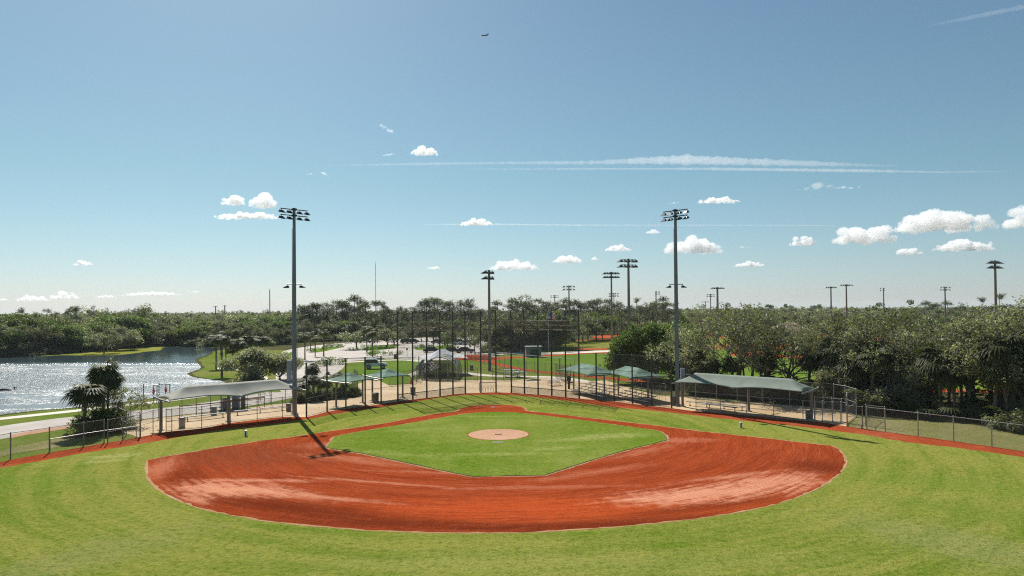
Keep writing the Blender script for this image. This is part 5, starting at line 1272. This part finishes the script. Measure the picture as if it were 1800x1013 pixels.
# stump-like dark drinking fountain / speaker
p = G(1000, 684); t = thing('drinking_fountain', 'black drinking fountain left of the first right bleachers', 'fountain', p); MB().lathe([(.16, 0), (.16, 1.0), (.3, 1.1), (.3, 1.5), (.2, 1.8)], 12).build('body', 'black_plastic', t); MB().box((.3, 0, .9), (.5, .4, .15)).build('basin', 'black_plastic', t)

# flagpole
p = G(964, 616.5); t = thing('flagpole', 'white flagpole flying a red, white and blue flag in front of the oaks', 'flagpole', p); Hf = topz(962, 548, p)
MB().path([(0, 0, 0), (0, 0, Hf)], [.11, .06], 8).build('pole', 'white_plastic', t); MB().lathe([(.02, 0), (.12, .08), (.02, .2)], 8, (0, 0, Hf)).build('finial', 'galvanised', t)
fw_, fh_ = 1.9, 1.5; zt = Hf - .3
def ripple(u, v): return (u * fw_, math.sin(u * 7) * .14 * u, zt - v * fh_ - u * .45)
fl = MB()
for k in range(13):
    if k % 2: continue
    n0 = len(fl.v)
    for i in range(13): fl.v += [ripple(i / 12, k / 13), ripple(i / 12, (k + 1) / 13)]
    fl.f += [(n0 + 2 * i, n0 + 2 * i + 2, n0 + 2 * i + 3, n0 + 2 * i + 1) for i in range(12)]
flag = fl.build('flag', 'red_cloth', t)
fl = MB()
for k in range(13):
    if k % 2 == 0: continue
    n0 = len(fl.v)
    for i in range(13): fl.v += [ripple(i / 12, k / 13), ripple(i / 12, (k + 1) / 13)]
    fl.f += [(n0 + 2 * i, n0 + 2 * i + 2, n0 + 2 * i + 3, n0 + 2 * i + 1) for i in range(12)]
fl.build('stripes', 'white_plastic', flag)
fl = MB(); n0 = 0
for i in range(7): a = ripple(i / 12 * .85, 0); b = ripple(i / 12 * .85, 7 / 13); fl.v += [(a[0], a[1] - .012, a[2]), (b[0], b[1] - .012, b[2])]
fl.f += [(2 * i, 2 * i + 2, 2 * i + 3, 2 * i + 1) for i in range(6)]; fl.build('canton', 'blue_cloth', flag)

# ---- vehicles
def wheel_parts(t, x, y, r=.36, w=.24):
    tyre = MB(); tyre.lathe([(r * .6, -w / 2), (r, -w / 2), (r, w / 2), (r * .6, w / 2)], 18); rot = Matrix.Rotation(math.pi / 2, 4, 'X')
    wh = put('wheel', tyre.mesh('wheel', 'rubber'), t, (x, y, r)); wh.rotation_euler = (math.pi / 2, 0, 0)
    put('rim', MB().lathe([(r * .58, -w / 2 - .01), (r * .58, w / 2 + .01), (r * .2, w / 2 + .03)], 12).mesh('rim', 'car_silver'), wh)
def car(px, py, label, rz, body='car_dark', L_=4.6, hgt=1.5, group='cars in the car park', suv=False):
    t = thing('parked_car', label, 'car', G(px, py), rz, group); h = L_ / 2; b = MB(); wd = .9
    prof = [(-h, .35), (h, .35), (h, .75), (h - .25, .92), (h - 1.15, 1.0), (-h + .7, 1.02), (-h, .9)]
    b.prism(prof, -wd, wd); b.build('body', body, t)
    c = MB(); top = hgt; fr = h - 1.75; rr = -h + (.35 if suv else 1.1)
    c.add([(h - 1.15, -.84, 1.0), (h - 1.15, .84, 1.0), (fr, .68, top - .08), (fr, -.68, top - .08), (rr, -.68, top - .08), (rr, .68, top - .08), (-h + (.12 if suv else .5), .84, 1.0), (-h + (.12 if suv else .5), -.84, 1.0)],
          [(0, 1, 2, 3), (4, 5, 6, 7), (0, 3, 4, 7), (1, 6, 5, 2)]); c.build('windows', 'car_glass', t)
    MB().box(((fr + rr) / 2, 0, top - .05), (fr - rr + .05, 1.4, .07)).build('roof', body, t)
    for x in (h - .85, -h + .85):
        for y in (-wd, wd): wheel_parts(t, x, y * .93)
    for y in (-.62, .62): MB().box((h + .0, y, .72), (.06, .34, .14)).build('headlight', 'white_plastic', t); MB().box((-h, y, .8), (.05, .25, .16)).build('tail_light', 'red_cloth', t)
    return t
PC = [(716, 604, 'dark car left of the dark-crowned trees', 'car_dark'), (724, 603.5, 'second dark car from the left end of the car row', 'car_dark'), (770, 604.5, 'black car under the middle trees of the car park', 'car_dark'), (780, 605, 'black car right beside the one under the trees', 'car_dark'),
      (791, 607, 'silver car half hidden by the backstop pole', 'car_silver'), (798, 605, 'black sedan parked nose out in the middle row', 'car_dark'), (808, 605.5, 'black car next to the nose-out sedan', 'car_dark'), (818, 606.5, 'silver-roofed dark car at the right end of the row', 'car_silver'), (826, 606, 'last dark car under the large spreading oak', 'car_dark')]
for i, (x, b, lab, m_) in enumerate(PC): car(x, b, lab, .1 + math.pi * (i % 2), m_, hgt=1.5 + .2 * (i % 3 == 0), suv=i % 3 == 0)
for i, (x, b, lab, m_) in enumerate([(657, 603, 'dark car behind the small spreading tree at the lot rear', 'car_dark'), (690, 602, 'white car at the back of the car park', 'car_white'), (760, 620, 'long dark car at the near kerb left of the tent', 'car_dark'), (795, 620.5, 'dark car just above the white tent', 'car_dark'), (818, 620.5, 'dark car right of the tent peak', 'car_dark'), (905, 619.5, 'dark car beside the bin shelter under the oaks', 'car_dark'), (640, 602, 'silver car at the back left of the car park', 'car_silver')]):
    car(x, b, lab, 1.4 if i < 2 else .05, m_)
# the white off-roader on the lawn
p = G(660, 648.5); t = thing('off_road_car', 'white boxy off-road car with a black top on the lawn', 'car', p, .12)
b = MB(); b.prism([(-1.75, .55), (-1.75, 1.1), (.35, 1.12), (.5, 1.15), (1.85, 1.05), (2.0, .95), (2.0, .6), (1.75, .5), (-1.6, .5)], -.72, .72); b.build('body', 'car_white', t)
b = MB(); b.prism([(-1.78, 1.1), (-1.72, 1.78), (.15, 1.78), (.55, 1.14)], -.68, .68); b.build('windows', 'car_glass', t)
MB().box((-.78, 0, 1.80), (1.95, 1.42, .08)).build('roof', 'car_white', t); MB().box((.42, 0, 1.45), (.06, 1.44, .7), m=Matrix.Rotation(R(-30), 3, 'Y')).build('windscreen_frame', 'car_white', t)
for x in (-1.72, -.55): MB().box((x, 0, 1.45), (.09, 1.40, .64)).build('pillar', 'black_plastic', t)
for x in (-1.2, 1.35):
    for y in (-.78, .78):
        wheel_parts(t, x, y, .42, .28); MB().path([(x - .62, y, .62), (x - .45, y, .98), (x, y, 1.05), (x + .45, y, .98), (x + .62, y, .62)], .08, 6).build('fender', 'car_white' if y < 0 else 'black_plastic', t)
sw = put('spare_wheel', MB().lathe([(.2, -.12), (.42, -.12), (.42, .12), (.2, .12)], 16).mesh('spare_wheel', 'rubber'), t, (-1.92, 0, 1.05)); sw.rotation_euler = (0, math.pi / 2, 0)
MB().box((2.05, 0, .62), (.14, 1.4, .2)).build('bumper', 'black_plastic', t); MB().box((-1.84, 0, .6), (.12, 1.4, .18)).build('bumper', 'black_plastic', t)
for y in (-.5, .5): MB().lathe([(.11, 0), (.11, .06)], 10, (0, 0, 0)).build('headlight', 'white_plastic', t).location = (1.98, y, .85)

# signs and small lamps of the car park, wheel stops
for i, (x, b, h_) in enumerate([(715.5, 629.5, 2.3), (741, 611, 2.4), (805, 620, 1.6), (826.5, 618, 1.6), (664, 634, 2.2), (523, 628, 7), (592, 606, 6)]):
    p = G(x, b); t = thing('sign_post', ['sign post on the car park above the teal canopy', 'sign post on the oval hedge island', 'short dark sign above the tent peak', 'short dark sign right of the tent peak', 'white sign post on the grass tip of the car park', 'slim dark lamp post left of the slender palms', 'slim lamp post by the upper left island'][i], 'sign post', p)
    MB().tube((0, 0, 0), (0, 0, h_), .045, n=6).build('post', 'fence_steel', t); MB().box((0, -.05, h_ - .25), (.42, .03, .55)).build('plate', 'rubber_slab' if i != 4 else 'white_plastic', t)
for i, x in enumerate([612, 625, 638, 652, 668, 684, 706, 722]):
    p = G(x, 630.5 - (x - 612) * .008); tag(MB().box((0, 0, .07), (2.0, .2, .14), rz=.05).build('wheel_stop', 'rubber_slab'), 'concrete wheel stop at the car park edge, %s from the left' % ordn(i), 'wheel stop', 'wheel stops of the car park').location = p
# coloured exercise frame at the lake
t = thing('exercise_frame', 'thin frame of posts with red bands standing at the lake edge', 'frame', G(252, 707)); o_ = G(252, 707)
for i, (x, b, tp) in enumerate([(252.5, 707, 675), (270, 706, 678), (276, 706, 678), (279.5, 705, 673), (291.5, 704, 675), (298.5, 703, 675)]):
    p = G(x, b); h_ = topz(x, tp, p); MB().tube(p, up(p, h_), .05, n=6).build('post', 'dark_steel', t, org=o_)
    if i in (1, 4): MB().box(up(p, h_ * .62), (.2, .2, .45)).build('band', 'red_cloth', t, org=o_)
a, b = G(279.5, 705), G(298.5, 703); MB().tube(up(a, topz(280, 676, a)), up(b, topz(298, 676, b)), .04, n=6).build('crossbar', 'dark_steel', t, org=o_)
a, b = G(270, 706), G(276, 706); MB().tube(up(a, topz(270, 678, a)), up(b, topz(276, 678, b)), .04, n=6).build('crossbar', 'dark_steel', t, org=o_)
# pavilion beyond the far field
p = G(1386, 598); t = thing('pavilion', 'tan hip-roofed pavilion seen through the right-hand oaks', 'pavilion', p, .05)
MB().add([(-7, -4, 3), (7, -4, 3), (7, 4, 3), (-7, 4, 3), (-2, 0, 6), (2, 0, 6)], [(0, 1, 5, 4), (1, 2, 5), (2, 3, 4, 5), (3, 0, 4), (0, 3, 2, 1)]).build('roof', 'roof_tan', t)
MB().box((0, 0, 1.5), (8, 5, 2.98)).build('wall', 'wall_tan', t)
for x in (-6, -2, 2, 6): MB().tube((x, -3.6, 0), (x, -3.6, 3), .15, n=8).build('column', 'wall_tan', t)
# bait snag in the lake
p = G(8, 687); tag(MB().path([(-1.5, 0, .05), (0, 0, .18), (.9, .1, .08)], [.1, .16, .06], 6).build('driftwood', 'wood_brown'), 'dark driftwood lying in the lake at the left edge', 'driftwood').location = p
p = G(25, 684.5); tag(MB().path([(0, 0, -.1), (.05, 0, .35), (.4, 0, .2)], [.14, .1, .05], 6).build('driftwood', 'wood_brown'), 'small dark stump sticking out of the lake', 'driftwood').location = p
# manhole and kerb details on the road
# ---- aeroplane
p = at(852, 62.5, 1500); t = thing('airplane', 'small dark airliner climbing high in the sky', 'airplane', p, R(12)); t.rotation_euler = (R(6), R(-8), R(20))
MB().path([(-9, 0, 0), (-7.5, 0, 0), (0, 0, 0), (6, 0, .2), (9, 0, .7)], [.3, 1.0, 1.1, .9, .25], 12).build('fuselage', 'plane_paint', t, smooth=True)
for s_ in (-1, 1):
    MB().add([(-2.2, 0, -.2), (2.0, 0, -.2), (3.6, s_ * 8.8, .5), (2.4, s_ * 8.8, .5), (-2.2, 0, -.45), (2.0, 0, -.45), (3.6, s_ * 8.8, .4), (2.4, s_ * 8.8, .4)], [(0, 1, 2, 3), (7, 6, 5, 4), (0, 3, 7, 4), (1, 5, 6, 2), (3, 2, 6, 7)]).build('wing', 'plane_paint', t)
    MB().add([(6.3, 0, 3.6), (8.6, 0, 3.6), (9.3, s_ * 3.1, 3.7), (8.3, s_ * 3.1, 3.7), (6.3, 0, 3.4), (8.6, 0, 3.4)], [(0, 1, 2, 3), (3, 2, 5, 4)]).build('tailplane', 'plane_paint', t)
    MB().path([(4.2, s_ * 1.6, .4), (6.6, s_ * 1.6, .5)], .5, 8).build('engine', 'plane_paint', t)
MB().prism([(5.6, .5), (8.6, .8), (9.2, 3.7), (7.6, 3.7)], -.12, .12).build('fin', 'plane_paint', t)
# ================================================================== CLOUDS AND AIR
def vol_mat(name, dens, col=(1, 1, 1), aniso=.35):
    m, n, out = new_mat(name); v = n.nodes.new('ShaderNodeVolumePrincipled'); v.inputs['Density'].default_value = dens
    v.inputs['Color'].default_value = rgb(col); v.inputs['Anisotropy'].default_value = aniso; L(n, v.outputs[0], out.inputs[1]); return m
CLOUDTEX = bpy.data.textures.new('cloud_lumps', 'CLOUDS'); CLOUDTEX.noise_scale = 1.0; CLOUDTEX.noise_depth = 4
def ico(sub_=2):
    bm = bmesh.new(); bmesh.ops.create_icosphere(bm, subdivisions=sub_, radius=1.0); V = np.array([v.co[:] for v in bm.verts]); Fc = [tuple(v.index for v in f.verts) for f in bm.faces]; bm.free(); return V, Fc
IV, IF = ico()
def cloud(px, py, wpx, hpx, label, seed, dens=1.0, alt=750, flat=True, wisp=False, tilt=0.0):
    """a heap of lumps fused into one body, at its real distance and size"""
    hor = 547 - (px - 900) * .00785; el = max((hor - py) / F, .012); dist = min(alt / el, 26000)
    c = at(px, py, dist); s = dist / F; Wd_, Ht = wpx * s, hpx * s; rg = random.Random(seed)
    mb = MB(); n = max(5, int(wpx / max(hpx, 8) * 7)) if not wisp else 7; vs = []; fs = []
    for i in range(n):
        u = (i + .5) / n * 2 - 1 + rg.uniform(-.5, .5) / n; env = math.sqrt(max(.04, 1 - u * u)) * rg.uniform(.45, 1.0)
        for k in range(2 if not wisp else 1):
            r = Ht * .30 * env * rg.uniform(.7, 1.15); z = -Ht * .42 + r * .8 + (rg.uniform(0, 1) * max(0, Ht * .8 * env - r) if k else 0)
            x = u * (Wd_ / 2 - r * .6); y = rg.uniform(-.25, .25) * Wd_ * .5; z += x * tilt
            rx = r * rg.uniform(1.1, 1.6) if not wisp else r * rg.uniform(1.5, 2.5)
            o = len(vs); vs += [(x + a[0] * rx, y + a[1] * rx * 1.3, z + a[2] * r) for a in IV]; fs += [tuple(q + o for q in f) for f in IF]
    me = bpy.data.meshes.new('cloud'); me.from_pydata(vs, [], fs); key = 'cloud_%g' % round(dens / Ht, 4)
    me.materials.append(vol_mat('cloud_vapour', dens * 2.5 / Ht)); o = put('cloud', me, None, c)
    rm = o.modifiers.new('fuse', 'REMESH'); rm.mode = 'VOXEL'; rm.voxel_size = Ht / 30
    for sc_, st in ((.34, .26), (.12, .17), (.045, .09)):
        tx = bpy.data.textures.new('cloud_lumps', 'CLOUDS'); tx.noise_scale = Ht * sc_; tx.noise_depth = 3
        d = o.modifiers.new('lumps', 'DISPLACE'); d.texture = tx; d.texture_coords = 'GLOBAL'; d.strength = Ht * st; d.mid_level = .5
    tag(o, label, 'cloud', 'fair-weather clouds'); o['kind'] = 'thing'; return o
CL = [(412,350,42,24,'upper left puff of the cloud trio beside the left floodlight',1,1),(462,352,44,32,'upper right puff of the cloud trio beside the left floodlight',2,1),(436,378,116,15,'long flat cloud under the two puffs beside the left floodlight',3,1),
      (745,265,50,17,'small bright cloud just above the broad contrail',4,.9),(838,390,58,14,'flat cloud sitting on the thin lower contrail',5,1),(904,464,88,24,'wide cloud above the tall wooden light pole',6,1),(996,454,56,18,'oval cloud right of the wide one over the light pole',7,1),(1046,454,13,9,'tiny puff right of the oval cloud',8,.8),
      (1086,436,50,12,'thin flat cloud above the thick brown light pole',9,.8),(1219,428,110,38,'large heaped cloud behind the right floodlight pole',10,1.2),(1316,464,56,11,'small flat cloud right of the large heaped cloud',11,.9),(1262,351,78,13,'flat cloud above and right of the right floodlight lamps',12,.7),
      (1412,423,46,20,'small heaped cloud left of the big cloud pair',14,1),(1518,409,116,44,'left one of the two biggest clouds at right',15,1.2),(1652,385,176,50,'biggest two-humped cloud at right',16,1.2),(1597,441,46,16,'small cloud below the two biggest clouds',17,1),(1694,430,112,24,'long rising cloud below the biggest cloud',18,1),(1803,380,80,46,'big cloud cut by the right edge of the photo',19,1.2),
      (146,462,34,10,'lone little cloud high over the lake',20,.8),(114,519,52,16,'pointed cloud low over the left wood',21,.7),(58,524,62,13,'faint cloud low over the left wood',22,.6),(265,516,104,8,'long thin cloud low over the lake',23,.7),(185,521,38,6,'short thin cloud low over the left wood',24,.6),(4,526,22,6,'cloud sliver at the left edge',25,.6),(1148,407,26,8,'faint speck of cloud left of the right floodlight',27,.5),(762,470,26,8,'faint low cloud right of the tall radio mast',26,.5)]
for (x, y, w__, h__, lab, sd_, dn) in CL: cloud(x, y, w__, h__, lab, sd_, dn)
for (x, y, w__, h__, lab, sd_, tl) in [(679,222,28,14,'wispy curled shred of cloud high left of centre',31,-.6),(1440,323,76,20,'ragged wispy cloud at upper right',32,.05),(1490,328,60,8,'thin wisp trailing right from the ragged cloud',33,0),(545,305,12,4,'tiny wisp left end below the broad contrail',34,0),(571,304,14,8,'tiny slanting wisp below the broad contrail',35,-.6),(684,270,22,7,'faint wisp left of the small bright cloud',36,.1),(1185,356,22,5,'faint wisp above the right floodlight lamps',37,0),(345,511,30,8,'faint wisp low over the lake point',38,0),(1305,433,24,6,'faint wisp right of the large heaped cloud',39,0)]:
    cloud(x, y, w__, h__, lab, sd_, .15, wisp=True, tilt=tl)

def contrail(pts, label, seed, dens, alt=2600):
    """pts: (px, py, half-thickness px); a long ragged tube of vapour"""
    rg = np.random.default_rng(seed); P = []; Rr = []; xs = np.array([p[0] for p in pts])
    dist = alt / ((547 - pts[len(pts) // 2][1]) / F); o = at(pts[0][0], pts[0][1], dist); n = int((xs[-1] - xs[0]) / 4)
    V = []; Fc = []; K = 12; ph = rg.uniform(0, 6.28, 8)
    for i in range(n + 1):
        x = xs[0] + (xs[-1] - xs[0]) * i / n; y = float(np.interp(x, xs, [p[1] for p in pts])); r = float(np.interp(x, xs, [p[2] for p in pts])) * dist / F
        c = at(x, y, dist) - o; rr = r * (1 + .08 * math.sin(i * .11 + ph[0]) + .05 * math.sin(i * .57 + ph[1]) + rg.normal(0, .10))
        for k in range(K):
            a = 2 * math.pi * k / K; V.append((c.x, c.y + math.cos(a) * rr * 1.6, c.z + math.sin(a) * rr * (1 + .15 * math.sin(i * .9 + k))))
    for i in range(n):
        for k in range(K): a = i * K + k; b = i * K + (k + 1) % K; Fc.append((a, b, b + K, a + K))
    Fc.append(tuple(reversed(range(K)))); Fc.append(tuple(n * K + k for k in range(K)))
    me = bpy.data.meshes.new('contrail'); me.from_pydata(V, [], Fc); me.materials.append(vol_mat('contrail_vapour', dens, aniso=.3)); ob = put('contrail', me, None, o)
    tag(ob, label, 'contrail')
rpx = 2600 / ((547 - 290) / F) / F
contrail([(575,291,.6),(640,290,1.6),(760,288,2.2),(900,286.5,2.4),(1040,286,3.2),(1120,283,6),(1200,281,7.5),(1300,284,7),(1400,287,5),(1500,290,3),(1580,292,1)], 'broad white contrail stretching across the sky and widening to the right', 1, .0020)
contrail([(815,297,.5),(900,297.5,1.1),(1060,297,1.5),(1240,297,2.2),(1400,299,3),(1520,300.5,2.6),(1660,303,1.5),(1780,301,.6)], 'thin white contrail just below the broad one', 2, .0035)
contrail([(745,395,.4),(800,394.5,1.0),(880,394.5,1.4),(1000,396,1.1),(1180,396,.9),(1300,396,.9),(1400,396.5,.9),(1475,397,.5)], 'thin straight contrail lower in the sky behind the right floodlight', 3, .006, alt=2000)
contrail([(1630,46,1),(1690,34,3),(1760,20,4),(1850,2,4)], 'faint slanting contrail in the top right corner', 4, .0011, alt=4000)

# the air itself
def haze():
    x0, x1, y0, y1, z0, z1 = -6100, 6100, -320, 7100, -1.0, 64.0
    me = MB().box(((x0 + x1) / 2, (y0 + y1) / 2, (z0 + z1) / 2), (x1 - x0, y1 - y0, z1 - z0)).mesh('haze', vol_mat('haze_air', .00009, (.86, .93, 1.0), .1))
    o = put('haze', me); o['kind'] = 'stuff'; tag(o, 'thin pale haze over the whole park', 'haze')
haze()
